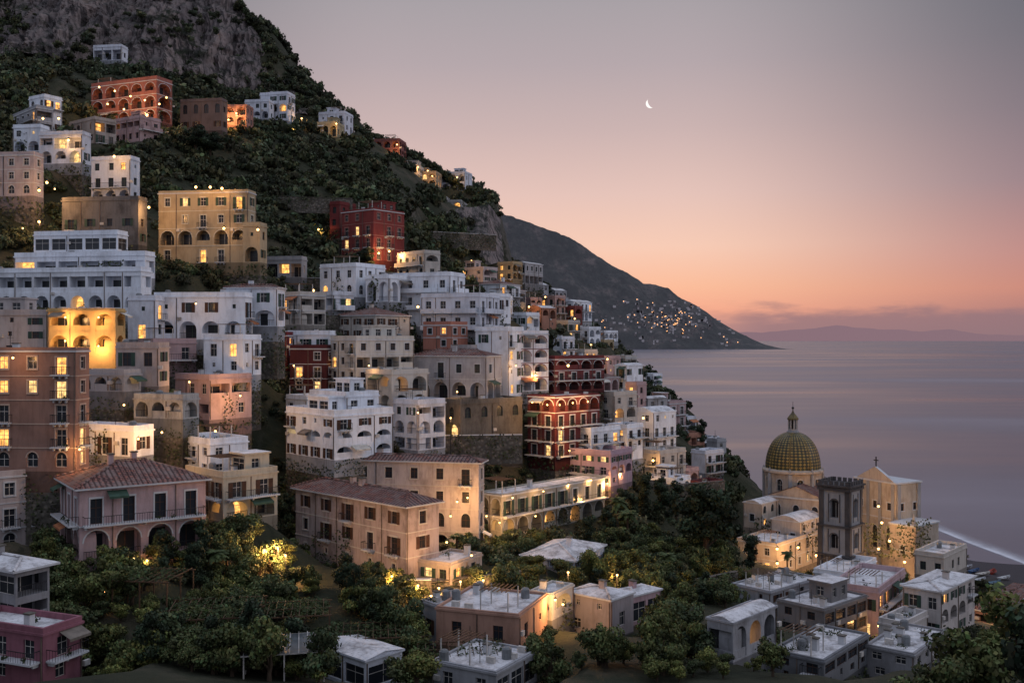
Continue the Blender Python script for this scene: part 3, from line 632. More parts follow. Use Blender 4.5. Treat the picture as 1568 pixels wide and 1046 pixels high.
def tier(z0,z1,w,mat,op):
    off=(6.6-w)/2; C=(bt0[0]+(-ca+sa)*off,bt0[1]+(sa+ca)*off,bt0[2]+z0); h=z1-z0
    fs=[((C[0]-ca*w,C[1]+sa*w,C[2]),(ca,-sa),(-sa,-ca)),(C,(sa,ca),(ca,-sa)),((C[0]+sa*w,C[1]+ca*w,C[2]),(-ca,sa),(sa,ca)),((C[0]+(sa-ca)*w,C[1]+(ca+sa)*w,C[2]),(-sa,-ca),(-ca,sa))]
    for fr in fs:
        if op:
            hole(bt,fr,CHL,0,w,0,h,w/2-.85,w/2+.85,h*.2,h*.72,True,.9,'A',FRAME,None,None,CHD)
            obox(bt,'panel_frames',CHD,fr,w/2-1.25,w/2-1.05,h*.08,h*.86,.01,.1); obox(bt,'panel_frames',CHD,fr,w/2+1.05,w/2+1.25,h*.08,h*.86,.01,.1)
        else: fq(bt,'walls',mat,fr,0,w,0,h)
        obox(bt,'corner_piers',CHD,fr,-.12,.85,0,h,.01,.16); obox(bt,'corner_piers',CHD,fr,w-.85,w+.1,0,h,.012,.15)
        obox(bt,'cornices',CHD,fr,-.35,w+.35,h-.35,h,.002,.4)
        if op: fq(bt,'bell_opening',DARK,fr,w/2-.8,w/2+.8,h*.2,h*.66,-.85)
    bt.f('walls',CHD,[fs[0][0][:2]+(C[2]+h,),fs[1][0][:2]+(C[2]+h,),fs[2][0][:2]+(C[2]+h,),fs[3][0][:2]+(C[2]+h,)])
    return fs
tier(-3,4.2,6.6,CHD,False); tier(4.2,10,6.4,CHL,True); tier(10,17.2,6.1,CHL,True); fs=tier(17.2,18.0,6.5,CHD,False)
for fr in fs:
    for i in range(6): obox(bt,'merlons',CHD,fr,.05+i*1.12,.75+i*1.12,.8,1.6,-.3,.1)
bt.done(); FOOT.append((bt0,(-ca,sa),(sa,ca),6.6,6.6,bt0[2])); RECTS.append((1268,1338,735,885,196))

# ---- fill houses between the named ones
def overlap(a,b): 
    w=min(a[1],b[1])-max(a[0],b[0]); h=min(a[3],b[3])-max(a[2],b[2]); return max(w,0)*max(h,0)
def infoot(x,y,mg=0):
    for C,dL,dR,L,W,_ in FOOT:
        px,py=x-C[0],y-C[1]; s=px*dL[0]+py*dL[1]; t=px*dR[0]+py*dR[1]
        if -mg<s<L+mg and -mg<t<W+mg: return True
    return False
pal_=[Wt]*7+[Wb]*4+[Cr]*3+[Pe]*2+[Pk]*2+[Gy]*2+[Or,Bg,(146,78,72),Yl]
regs=[(420,800,470,700,50),(780,1000,470,720,80),(60,430,500,680,18),(990,1080,600,760,14),(640,900,430,520,22),(1130,1370,900,1040,10),(0,240,195,300,6)]
for (u0,u1,v0,v1,n) in regs:
    for _ in range(n*4):
        if n<=0: break
        u=U(u0,u1); v=U(v0,v1); D=ray(u,v)
        if D is None or D>420 or D<95: continue
        sz=U(6,12); hh=random.choice([3.6,4,6.6,7,9.5])
        if u>1100: hh=min(hh,4)
        w=sz*1.1/D*F; h=hh/D*F; r=(u-w*.5,u+w*.5,v-h,v,D); p=P(u,v,D)
        if p[2]<4 or infoot(p[0]+2,p[1]+3,3): continue
        bad=False
        for q in RECTS:
            ov_=overlap(r,q)
            if ov_<=0: continue
            own=(r[1]-r[0])*(r[3]-r[2]); qa=(q[1]-q[0])*(q[3]-q[2])
            if D<=q[4]+2 and ov_>.14*qa: bad=True;break
            if D>q[4] and ov_>.55*own: bad=True;break
        if bad: continue
        nf=max(1,int(hh/3)); rw=''.join(random.choice('wwDAOa') for _ in range(nf)); rw2=''.join(random.choice('wDAOD') for _ in range(nf))
        make('town_house',r[0],u+w*U(-.15,.15),r[1],r[2],r[3],D,U(30,52),random.choice(pal_),rw,rw2,random.choice(['flat']*5+['hip','vault']),.09,bw=U(2.8,3.6),solid=R()<.4,sur=TRIM if R()<.4 else None,skirt=7,pitch=.3,ov=.3,dirt=U(.4,.9))
        n-=1

# ---- fit the ground to the buildings
def fit(fn):
    for (C,dL,dR,L,W,z) in FOOT:
        cx=C[0]+dL[0]*L/2+dR[0]*W/2; cy=C[1]+dL[1]*L/2+dR[1]*W/2; rad=max(L,W)/2+14
        i0,i1=np.searchsorted(gx,[cx-rad,cx+rad]); j0,j1=np.searchsorted(gy,[cy-rad,cy+rad])
        X=GX[j0:j1,i0:i1]-C[0]; Y=GY[j0:j1,i0:i1]-C[1]; s=X*dL[0]+Y*dL[1]; t=X*dR[0]+Y*dR[1]
        dx=np.maximum(np.maximum(-s,s-L),0); dy=np.maximum(np.maximum(-t,t-W),0); d=np.hypot(dx,dy)
        GZ[j0:j1,i0:i1]=fn(GZ[j0:j1,i0:i1],z,d)
fit(lambda g,z,d: np.maximum(g,z-1.-d*.85))
fit(lambda g,z,d: np.minimum(g,z-.15+np.maximum(0,d-3.2)*1.1))
ny,nx=GX.shape; idx=np.arange(nx*ny).reshape(ny,nx)
Fc=np.stack([idx[:-1,:-1],idx[:-1,1:],idx[1:,1:],idx[1:,:-1]],-1).reshape(-1,4)
link(bpy.data.objects.new('hillside_terrain',mesh_np('hillside_terrain',np.stack([GX,GY,GZ],-1).reshape(-1,3),Fc,[TERR],smooth=True)))

# ---- cliffs
def cliff(name,bot,top,ns,nt_,amp):
    bot=[P(*p) for p in bot]; top=[P(*p) for p in top]; n=len(bot)
    s=np.linspace(0,n-1,ns); k=np.arange(n)
    Bp=np.stack([np.interp(s,k,[p[i] for p in bot]) for i in range(3)],-1); Tp=np.stack([np.interp(s,k,[p[i] for p in top]) for i in range(3)],-1)
    t=np.linspace(0,1,nt_)[:,None,None]; V=Bp[None]*(1-t)+Tp[None]*t
    a=V[...,0]; z=V[...,2]
    dz=fbm(a/16,z/44,6,.6)*amp+np.abs(fbm(a/7+9,z/30,5,.6))*-amp*1.6+fbm(a/30+3,z/9,4,.6)*amp*.6
    V[...,1]-=dz*2; V[...,2]+=fbm(a/9+5,z/9,4,.55)*amp*.6; V[...,0]+=fbm(a/8+50,z/12,4,.6)*amp*.6
    idx=np.arange(ns*nt_).reshape(nt_,ns); Fc=np.stack([idx[:-1,:-1],idx[:-1,1:],idx[1:,1:],idx[1:,:-1]],-1).reshape(-1,4)
    link(bpy.data.objects.new(name,mesh_np(name,V.reshape(-1,3),Fc,[CLIFF],smooth=False)))
cliff('cliff',[(-120,110,334),(0,92,336),(70,80,336),(140,95,338),(220,122,338),(300,150,342),(360,168,348),(430,175,356),(490,176,368)],
      [(-120,-90,385),(0,-80,385),(70,-70,385),(140,-60,385),(220,-50,385),(310,-35,386),(368,-5,388),(418,72,390),(488,142,388)],260,130,8)
cliff('cliff',[(680,400,326),(715,408,322),(750,405,325),(772,400,345)],[(680,325,345),(715,318,352),(748,312,362),(766,335,385)],60,60,4)

# ================= foliage =================
def leaves(n,lobes,leaf,flat=1.):
    lb=np.array(lobes); w=lb[:,3]**2; k=rng.choice(len(lb),n,p=w/w.sum()); d=rng.normal(size=(n,3)); d/=np.linalg.norm(d,axis=1)[:,None]
    r=lb[k,3]*(1-.45*rng.random(n)**2)*(1+.14*rng.normal(size=n)); c=lb[k,:3]+d*r[:,None]*np.array([1,1,flat])
    nrm=d+rng.normal(size=(n,3))*.55; nrm/=np.linalg.norm(nrm,axis=1)[:,None]
    t=np.cross(nrm,rng.normal(size=(n,3))); t/=np.linalg.norm(t,axis=1)[:,None]; bt_=np.cross(nrm,t)
    sz=leaf*(.55+.8*rng.random(n))[:,None]; t=t*sz*.5; bt_=bt_*sz*.36
    V=np.stack([c-t,c+bt_,c+t*.9,c-bt_],1).reshape(-1,3)
    lobsh=(.55+.9*rng.random(len(lb)))[k]; br=lobsh*(.6+.8*rng.random(n))*(.75+.35*d[:,2])  # crown shading put into leaf colour: upper leaves lighter, lower darker
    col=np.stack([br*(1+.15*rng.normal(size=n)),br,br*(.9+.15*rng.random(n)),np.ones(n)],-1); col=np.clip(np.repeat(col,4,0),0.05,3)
    return V,col
def tube(pts,rad,seg=6):
    V=[];Fc=[]
    for i,(p,r) in enumerate(zip(pts,rad)):
        for j in range(seg): a=2*math.pi*j/seg; V.append((p[0]+r*math.cos(a),p[1]+r*math.sin(a),p[2]))
    for i in range(len(pts)-1):
        for j in range(seg): Fc.append((i*seg+j,i*seg+(j+1)%seg,(i+1)*seg+(j+1)%seg,(i+1)*seg+j))
    return V,Fc
def treemesh(name,kind,n,leaf,mat):
    lobes=[];V=[];Fc=[]
    if kind=='round':
        for i in range(11): a=U(0,6.28); q=U(.15,.7); lobes.append((q*math.cos(a),q*math.sin(a),1.05+U(-.35,.5),U(.2,.44)))
        th=.75
    elif kind=='pine':
        for i in range(22): a=U(0,6.28); q=U(.1,.82)*(1-.25*i/22); lobes.append((q*math.cos(a),q*math.sin(a),1.0+1.2*i/22,U(.2,.36)))
        th=1.9
    elif kind=='tall':
        for i in range(10): a=U(0,6.28); q=U(.05,.42); lobes.append((q*math.cos(a),q*math.sin(a),.8+.19*i,U(.2,.4)))
        th=1.8
    v,f=tube([(0,0,-.4),(.03,.02,th*.35),(-.03,.03,th*.7),(0,0,th)],[.1,.075,.06,.03]); V+=v;Fc+=f
    for l in lobes[:8]:
        z=th*U(.3,.6); k=len(V); v,f=tube([(0,0,z),(l[0]*.5,l[1]*.5,(z+l[2])/2+.03),(l[0],l[1],l[2])],[.045,.03,.012],5); V+=v;Fc+=[tuple(i+k for i in q) for q in f]
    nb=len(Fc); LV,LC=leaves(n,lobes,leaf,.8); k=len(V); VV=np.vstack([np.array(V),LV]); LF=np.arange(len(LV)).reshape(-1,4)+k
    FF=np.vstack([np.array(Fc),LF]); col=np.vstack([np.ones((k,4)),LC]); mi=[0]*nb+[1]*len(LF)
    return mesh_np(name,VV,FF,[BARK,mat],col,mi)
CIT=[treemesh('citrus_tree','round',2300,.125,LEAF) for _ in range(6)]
PIN=[treemesh('pine_tree','pine',5600,.11,PINE) for _ in range(2)]
TAL=[treemesh('tree','tall',2400,.14,PINE) for _ in range(4)]
def palmmesh():
    V,Fc=tube([(0,0,-.5),(.1,0,2),(.05,.1,4),(.2,.1,6)],[.28,.2,.18,.2],7); nb=len(Fc); C=[(1,1,1,1)]*len(V)
    for i in range(34):
        a=U(0,6.28); el=U(-.3,1.1); ln=U(2.0,2.8); prev=None
        for s in range(9):
            t=s/8; h=ln*t*math.cos(el*(1-t*.5)); zz=6.1+ln*(math.sin(el)*t-.75*t*t); x,y=.2+h*math.cos(a),.1+h*math.sin(a)
            if prev and s>1:
                for sg in (-1,1):
                    wx,wy=-math.sin(a)*sg,math.cos(a)*sg; L_=.62*math.sin(math.pi*min(t+.12,1)); k=len(V)
                    V+=[prev,(x,y,zz),(x+wx*L_,y+wy*L_,zz-.3*L_),(prev[0]+wx*L_*.6,prev[1]+wy*L_*.6,prev[2]-.3*L_)]; Fc.append((k,k+1,k+2,k+3)); q=U(.6,1.3); C+=[(q,q,q,1)]*4
            prev=(x,y,zz)
    return mesh_np('palm_tree',V,Fc,[BARK,PALMM],C,[0]*nb+[1]*(len(Fc)-nb))
PALM=palmmesh()
def tree(name,me,u,D,r,dz=0,hz=1.):
    x=(u-UC)/F*D; ob=bpy.data.objects.new(name,me); ob.location=(x,D,tz(x,D)+dz); ob.scale=(r,r,r*hz); ob.rotation_euler[2]=U(0,6.28); link(ob); return ob
def covers(u,v0,v1,hw,D,lim=.28):
    for q in RECTS:
        vb=q[3]-(q[3]-q[2])*.2
        if D<q[4]+1 and overlap((u-hw,u+hw,v0,v1),(q[0],q[1],q[2],vb))>lim*2*hw*(v1-v0): return True
    return False
tree('pine_tree',PIN[0],1082,168,6.4,0,.98)
for u,D,r in [(1012,184,3.0),(985,182,2.8),(955,176,2.6),(1035,190,3.),(1130,226,2.2),(1150,178,2.6),(405,150,2.2),(385,152,2.),(440,152,2.2),(1062,300,3.),(1045,296,3.2),(1030,310,3),(1075,282,3),(930,168,2.4),(900,160,2.2)]:
    tree('broadleaf_tree',random.choice(TAL),u,D,r)
for u,D,r,h in [(1118,222,1,1),(1128,226,1.05,1.15),(1140,218,.95,.9),(945,172,1,1.1),(962,168,1,.95),(330,118,.8,.7),(1205,190,.8,.8),(700,140,.7,.7),(1020,150,.8,.9),(255,150,.8,.7)]:
    tree('palm_tree',PALM,u,D,r,0,h)
for u,D,r in [(972,300,5),(985,296,4),(958,305,4)]: tree('umbrella_pine',PIN[1],u,D,r*.85,0,.7)
for u,D,r in [(300,272,5.),(322,275,4.5),(560,245,3.)]: tree('pine_tree',PIN[0],u,D,r,0,.8)
tree('near_tree',TAL[0],1585,52,3.2,-1,1.15); tree('near_tree',CIT[0],1500,62,3.2,2,1); tree('near_tree',CIT[1],1420,60,2.4,2,1);tree('near_tree',CIT[2],1575,64,4,3,1)
for (u0,u1,D0,D1,n,rm) in [(70,640,88,127,330,2.1),(620,1130,96,150,130,2.0),(760,930,136,158,30,1.8),(930,1130,140,180,60,2.3),(1000,1240,92,130,70,2.1),(440,620,146,160,20,2.),(1120,1560,95,200,90,1.8),(240,470,136,165,30,1.8)]:
    for _ in range(n):
        u=U(u0,u1); D=U(D0,D1); x=(u-UC)/F*D
        if infoot(x,D,1.4): continue
        if 1060<u<1160 and 112<D<137: continue
        r=rm*U(.55,1.35); z=tz(x,D); v0=VH+(H0-z-1.7*r)/D*F; v1=VH+(H0-z)/D*F
        if covers(u,v0,v1,r/D*F,D): continue
        t=R(); tree('citrus_tree' if t<.7 else ('olive_tree' if t<.9 else 'broadleaf_tree'),random.choice(CIT) if t<.9 else random.choice(TAL),u,D,r*(1 if t<.9 else .8),-.2,U(.8,1.2))
protos=[]
for _ in range(8):
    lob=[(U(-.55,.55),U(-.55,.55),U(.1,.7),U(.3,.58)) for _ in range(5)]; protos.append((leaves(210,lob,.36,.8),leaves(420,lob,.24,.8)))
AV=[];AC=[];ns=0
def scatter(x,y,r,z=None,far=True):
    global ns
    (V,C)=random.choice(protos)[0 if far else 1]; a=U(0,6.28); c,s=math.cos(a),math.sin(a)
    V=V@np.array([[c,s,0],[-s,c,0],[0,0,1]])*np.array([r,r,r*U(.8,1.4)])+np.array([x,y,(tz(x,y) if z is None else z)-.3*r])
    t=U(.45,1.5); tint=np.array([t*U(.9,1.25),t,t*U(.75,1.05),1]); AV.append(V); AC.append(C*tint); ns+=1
for _ in range(24000):
    D=140+R()*360; u=U(-120,1130); x=(u-UC)/F*D
    if ns>6200: break
    z=tz(x,D)
    if z<5: continue
    v=VH+(H0-z)/D*F
    if v<-60 or infoot(x,D,1.): continue
    gxx=(tz(x+3,D)-tz(x-3,D))/6; gyy=(tz(x,D+3)-tz(x,D-3))/6; sl=math.hypot(gxx,gyy)
    if sl>2.2: continue
    if sl>1.4 and R()<.4: continue
    r=U(1.1,3.6)*(.78 if D<230 else 1.05)
    if covers(u,v-1.2*r/D*F,v,r/D*F,D): continue
    scatter(x,D,r,None,D>215)
def ivy(fr,s0,s1,t0,t1,dens=7,th=-.02,leaf=.34):
    n=int((s1-s0)*(t1-t0)*dens)
    if n<4: return
    s=rng.uniform(s0,s1,n); t=rng.uniform(t0,t1,n); off=rng.random()*50
    mk=fbm(s/2.6+off,t/2.6+off*.7,4,.6)+(1-(t-t0)/(t1-t0))*.12>th; s=s[mk];t=t[mk]; n=len(s)
    if n<4: return
    o=rng.uniform(.03,.5,n); p,d,nn=fr
    c=np.stack([p[0]+d[0]*s+nn[0]*o,p[1]+d[1]*s+nn[1]*o,p[2]+t],-1)
    a=rng.normal(size=(n,3)); a/=np.linalg.norm(a,axis=1)[:,None]; b2=np.cross(a,rng.normal(size=(n,3))); b2/=np.linalg.norm(b2,axis=1)[:,None]
    a*=leaf*.6;b2*=leaf*.5; AV.append(np.stack([c-a,c+b2,c+a,c-b2],1).reshape(-1,3)); k=(.5+.9*rng.random(n)); k=np.repeat(np.stack([k*1.05,k,k*.85,np.ones(n)],-1),4,0); AC.append(k)
for (C,dL,dR,L,W,z) in list(FOOT):
    nL=(-dR[0],-dR[1]); nR=(-dL[0],-dL[1])
    for (p,d,n,w) in ((C,dL,nL,L),(C,dR,nR,W)):
        x=0
        while x<w:
            x+=U(.9,2.8)
            if R()<.35: continue
            o=U(.9,4.5); px=p[0]+d[0]*x+n[0]*o; py=p[1]+d[1]*x+n[1]*o
            if infoot(px,py,.4): continue
            scatter(px,py,U(.6,1.3+.25*o),None,py>170)
        ivy((p,d,n),0,w,-8,U(-1.6,.1),7 if C[1]<180 else 4.,-.12,.3 if C[1]<180 else .45)
        if R()<.12: s=U(0,w*.6); ivy((p,d,n),s,s+w*.35,-1,U(3,6),6 if C[1]<180 else 3.5,.0,.3 if C[1]<180 else .45)
for _ in range(340):
    u=U(-60,490); t=R(); D=342+t*46
    vb=np.interp(u,[-120,70,140,300,430,490],[110,80,95,142,165,172]); vt=np.interp(u,[-120,70,310,368,418,488],[-90,-70,-35,-5,72,142]); v=vb+(vt-vb)*t
    if fbm(np.array(u/60.),np.array(v/30.),3)<.03 and t<.93: continue
    p=P(u,v,D-6); scatter(p[0],p[1],U(.9,2.4),p[2])
for _ in range(300):
    s=R(); u=np.interp(s,[0,.3,.5,1],[366,420,500,760]); v=np.interp(u,[366,400,420,450,490,540,600,660,730,760],[0,42,82,108,142,190,214,245,300,325]); D=np.interp(u,[366,490,600,760],[388,388,420,420]); p=P(u,v+8,D)
    if covers(u,v-2,v+10,6,D): continue
    scatter(p[0],p[1],U(1.,3.),p[2])

def wall(u1,u2,v,D1,D2,h,name='terrace_wall',mat=None):
    a=P(u1,v,D1); b2=P(u2,v,D2); a=(a[0],a[1],tz(a[0],a[1])-1); zb=a[2]
    w=math.hypot(b2[0]-a[0],b2[1]-a[1]); d=((b2[0]-a[0])/w,(b2[1]-a[1])/w); n=(d[1],-d[0]); q=B(name,a); fr=(a,d,n)
    hh=min(max(h,P(u1,v,D1)[2]-zb),h+3)
    k=max(1,int(w/4))
    for i in range(k): 
        t=U(-.12,.12); obox(q,'masonry',mat or STONE,fr,w*i/k,w*(i+1)/k-.003,-2,hh+t,-.6,U(-.03,.03))
    obox(q,'coping',TRIM if R()<.3 else STONE,fr,0,w,hh+.13,hh+.25,-.65,.07); q.done()
    ivy(fr,0,w,-1,hh+.3,5,-.03,.35)
for q in [(540,660,905,124,124,1.6),(660,800,902,126,132,1.6),(120,260,606,138,142,2.),(440,520,470,200,206,3),(455,560,432,225,230,3),(640,800,700,176,178,3),(760,870,715,172,180,2.4),(420,540,350,262,266,2),(150,260,190,276,278,2),(900,1020,760,190,198,2),(1000,1110,785,196,204,2),(1040,1130,905,150,158,1.6),(660,760,400,310,320,3)]:
    wall(*q)
V=np.vstack(AV); link(bpy.data.objects.new('hillside_foliage',mesh_np('hillside_foliage',V,np.arange(len(V)).reshape(-1,4),[SCRUB],np.vstack(AC))))
def pergola(u,D,L,W,h,a,glass=False):
    x=(u-UC)/F*D; z=tz(x,D); q=B('greenhouse' if glass else 'pergola',(x,D,z)); a=math.radians(a); fr=((x,D,z),(math.cos(a),math.sin(a)),(math.sin(a),-math.cos(a)))
    mt=FRAME if glass else WOOD
    nx_=max(2,int(L/3)); ny_=max(2,int(W/3))
    for i in range(nx_+1):
        for j in range(ny_+1): s=L*i/nx_; t=W*j/ny_; obox(q,'posts',mt,fr,s,s+.12,-1,h,-t-.12,-t)
    for i in range(int(L/.8)+1): s=i*.8; obox(q,'rafters',mt,fr,s,s+.07,h+.12,h+.22,-W-.3,.3)
    for j in range(ny_+1): t=W*j/ny_; obox(q,'beams',mt,fr,-.3,L+.3,h,h+.12,-t-.12,-t)
    if glass:
        q.f('panels',plain('translucent_panels',(96,102,106),.3),[m(fr,0,h+.125,0),m(fr,L,h+.125,0),m(fr,L,h+.125,-W),m(fr,0,h+.125,-W)])
    else:
        for _ in range(int(L*W*14)):
            s,t=U(0,L),U(0,W)
            if fbm(np.array(s/3+u),np.array(t/3.),2)<-.16: continue
            c=m(fr,s,h+.25+U(-.2,.25),-t); w_=.22; q.f('vines',PLANT,[(c[0]+U(-w_,w_),c[1]+U(-w_,w_),c[2]+U(-.08,.12)) for _ in range(4)])
    q.done()
pergola(372,88,7,6,1.9,12,True); pergola(250,96,9,8,3.2,10); pergola(500,104,10,6,3.4,8); pergola(130,104,9,6,3.2,-8); pergola(395,100,7,6,3.6,10); pergola(640,100,9,5,3,6)
for (u,D,rt,cl) in [(1478,268,.4,(190,190,195)),(1492,262,.7,(60,90,130)),(1506,258,.5,(190,186,180)),(1520,264,1.,(150,60,50)),(1538,254,.6,(185,188,190)),(1446,282,.3,(190,190,190)),(1500,246,.6,(180,184,190)),(1522,244,.5,(80,110,130))]:
    x=(u-UC)/F*D; z=tz(x,D); q=B('rowing_boat',(x,D,z)); c,s=math.cos(rt),math.sin(rt); st=[(-2.4,.75,.1),(-1.2,.95,0),(.4,.95,0),(1.6,.6,.1),(2.5,.05,.35)]
    T=lambda a,b2,h: (x+a*c-b2*s,D+a*s+b2*c,z+h)
    mt=plain('boat_paint',cl,.5)
    for (a1,w1,k1_),(a2,w2,k2_) in zip(st,st[1:]):
        for sg in (-1,1):
            q.f('hull',mt,[T(a1,0,.05+k1_),T(a2,0,.05+k2_),T(a2,sg*w2,.75+k2_),T(a1,sg*w1,.75+k1_)])
        q.f('thwarts',WOOD,[T(a1,-w1*.9,.55+k1_),T(a1+.3,-w1*.9,.55+k1_),T(a1+.3,w1*.9,.55+k1_),T(a1,w1*.9,.55+k1_)])
    q.f('transom',mt,[T(-2.4,0,.15),T(-2.4,.75,.85),T(-2.4,-.75,.85)]); q.done()

# ================= lamps =================
def lamp(u,v,D,pw,kind='wall_lamp',col=(1,.50,.17),rb=.2,off=.9):
    D-=off; p=P(u,v,D); g=tz(p[0],D)
    e=bpy.data.objects.new('street_lamp' if kind=='street' else kind,None); e.location=p; link(e)
    me=bpy.data.meshes.new('bulb'); vs=[];fs=[]
    prof=[(0,-rb),(rb*.75,-rb*.6),(rb,0),(rb*.7,rb*.6),(0,rb)]; seg=8
    for i in range(seg):
        a=2*math.pi*i/seg
        for r,z in prof: vs.append((r*math.cos(a),r*math.sin(a),z))
    for i in range(seg):
        for j in range(4): a=i*5+j; b3=((i+1)%seg)*5+j; fs.append((a,b3,b3+1,a+1))
    me.from_pydata(vs,[],fs); me.materials.append(BULB); link(bpy.data.objects.new('bulb',me),e)
    V=[];Fc=[]
    def add(v,f): 
        k=len(V); V.extend(v); Fc.extend([tuple(i+k for i in x) for x in f])
    add(*tube([(0,0,rb*1.0),(0,0,rb*1.5),(0,0,rb*2.1)],[rb*1.5,rb*1.0,.02]))
    if kind=='street' and p[2]-g<9:
        add(*tube([(.0,.3,-(p[2]-g)-.5),(0,.3,-1),(0,.28,.3),(0,.0,.45)],[.09,.06,.04,.03]))
    else: add(*tube([(0,0,rb*2),(0,off*.5,rb*2+.15),(0,off*.95,rb*2+.1)],[.03,.03,.03]))
    me=bpy.data.meshes.new('bracket'); me.from_pydata(V,[],Fc); me.materials.append(IRON); link(bpy.data.objects.new('bracket',me),e)
    l=bpy.data.lights.new('lamp_light','POINT'); l.energy=pw; l.color=col; l.shadow_soft_size=.25; lo=bpy.data.objects.new('lamp_light',l); lo.location=(0,0,-rb*1.2); link(lo,e)
LM=[(425,838,124,3200,'street'),(405,842,124,1200,'street'),(437,850,122,1200,'street'),(125,658,129,900,'street'),(212,672,129,900,'street'),(248,662,133,300,'street'),(122,688,122,500,'w'),(368,606,152,1500,'street'),(330,660,133,120,'w'),
 (100,486,150,600,'w'),(151,486,150,600,'w'),(100,522,150,600,'w'),(151,530,150,800,'w'),(95,548,149,400,'w'),(20,548,121,250,'w'),
 (152,134,281,900,'w'),(176,140,278,900,'w'),(200,148,276,900,'w'),(222,154,274,1000,'w'),(244,160,272,800,'w'),(190,168,276,1400,'w'),(225,176,272,1000,'w'),(165,160,279,800,'w'),
 (315,176,292,1500,'street'),(340,172,299,900,'w'),(362,174,299,1200,'w'),(350,184,299,900,'w'),
 (72,280,200,1300,'street'),(84,290,198,1800,'street'),(60,292,200,900,'street'),(228,318,200,1800,'street'),(35,350,190,400,'street'),(66,182,240,400,'street'),(90,182,240,400,'street'),(105,215,222,400,'w'),(175,240,214,400,'w'),
 (300,287,203,300,'w'),(322,287,203,400,'w'),(340,289,203,300,'w'),(343,350,203,200,'w'),(395,352,200,200,'w'),
 (580,388,246,1300,'w'),(596,385,246,900,'w'),(612,390,247,600,'w'),(488,352,262,450,'street'),(532,223,338,700,'street'),(515,190,334,400,'w'),(450,197,322,450,'street'),(462,182,330,450,'street'),(603,235,384,600,'w'),(608,222,384,400,'w'),(655,262,400,500,'w'),(662,270,400,600,'w'),(640,256,400,400,'w'),(700,272,416,300,'w'),(710,415,288,600,'w'),(775,438,300,900,'w'),(768,430,305,500,'w'),(722,400,300,500,'street'),
 (700,768,147,900,'w'),(716,762,147,700,'w'),(690,790,146,900,'w'),(684,830,128,350,'w'),(722,850,126,500,'w'),(765,800,158,1100,'w'),(745,790,157,400,'w'),(785,762,160,250,'w'),
 (832,752,166,300,'w'),(870,742,174,200,'w'),(905,735,178,200,'w'),(890,764,176,200,'w'),(820,790,163,300,'w'),
 (815,616,184,700,'w'),(838,620,184,700,'w'),(857,620,183,700,'w'),(877,617,185,600,'w'),(900,615,189,500,'w'),(862,655,183,250,'w'),(916,662,192,600,'w'),(930,740,181,1100,'street'),(975,738,196,1100,'street'),(985,730,199,700,'w'),(950,725,186,500,'w'),(958,690,202,400,'w'),(1000,705,212,400,'w'),(872,690,184,400,'w'),
 (560,884,123,1400,'street'),(600,882,124,900,'w'),(640,896,121,1700,'street'),(672,900,122,1200,'street'),(705,890,124,1700,'street'),(740,888,128,1300,'street'),(660,912,118,900,'street'),(590,905,118,700,'street'),(205,855,114,700,'street'),(160,905,105,450,'street'),(225,858,113,500,'street'),  # some garden lamps in this row are added to brighten the foreground
 (850,918,115,1000,'w'),(862,925,115,700,'w'),(870,876,132,700,'street'),(960,884,140,1200,'street'),(1018,880,146,1200,'street'),(945,880,140,700,'street'),(990,895,140,500,'street'),(1190,862,200,600,'street'),
 (1150,848,203,900,'street'),(1190,840,204,700,'w'),(1222,838,206,1000,'w'),(1250,850,202,1100,'w'),(1165,865,200,800,'street'),(1345,775,212,1200,'w'),(1350,800,208,3000,'w'),(1345,840,206,3400,'w'),(1362,828,206,2600,'w'),(1318,868,193,150,'w'),(1345,958,139,350,'w'),(1322,890,150,400,'street'),(1505,925,163,600,'w'),(1520,935,163,400,'w'),(1115,880,160,800,'street'),(1385,860,200,600,'street'),
 (843,490,318,400,'w'),(880,532,300,600,'street'),(905,528,300,500,'street'),(880,488,340,500,'street'),(930,550,280,600,'street'),(770,470,250,350,'w'),(408,535,186,400,'w'),(945,590,262,400,'w'),(690,640,176,350,'street'),(640,632,168,300,'w'),(520,600,176,200,'w'),(985,640,226,300,'w'),
 (300,465,164,150,'w'),(565,560,178,200,'w'),(480,445,215,200,'street'),(640,470,206,200,'w'),(700,600,184,250,'w'),(790,560,196,300,'w'),(820,575,203,300,'w'),(870,560,204,300,'w'),(835,455,330,350,'street'),(810,470,300,350,'street'),(900,570,270,400,'street'),(1040,700,225,300,'w'),(1060,745,206,400,'street'),(1090,745,206,400,'street'),(450,560,180,250,'street'),(290,585,150,300,'street'),(190,620,137,250,'street'),(60,340,200,400,'street'),(400,410,205,250,'street'),(255,150,275,400,'street')]
for u,v,D,pw,k in LM: lamp(u,v,D,pw*1.15,'street' if k=='street' else 'wall_lamp',off=1.2 if k!='street' else .5,rb=.15 if D<200 else .27)

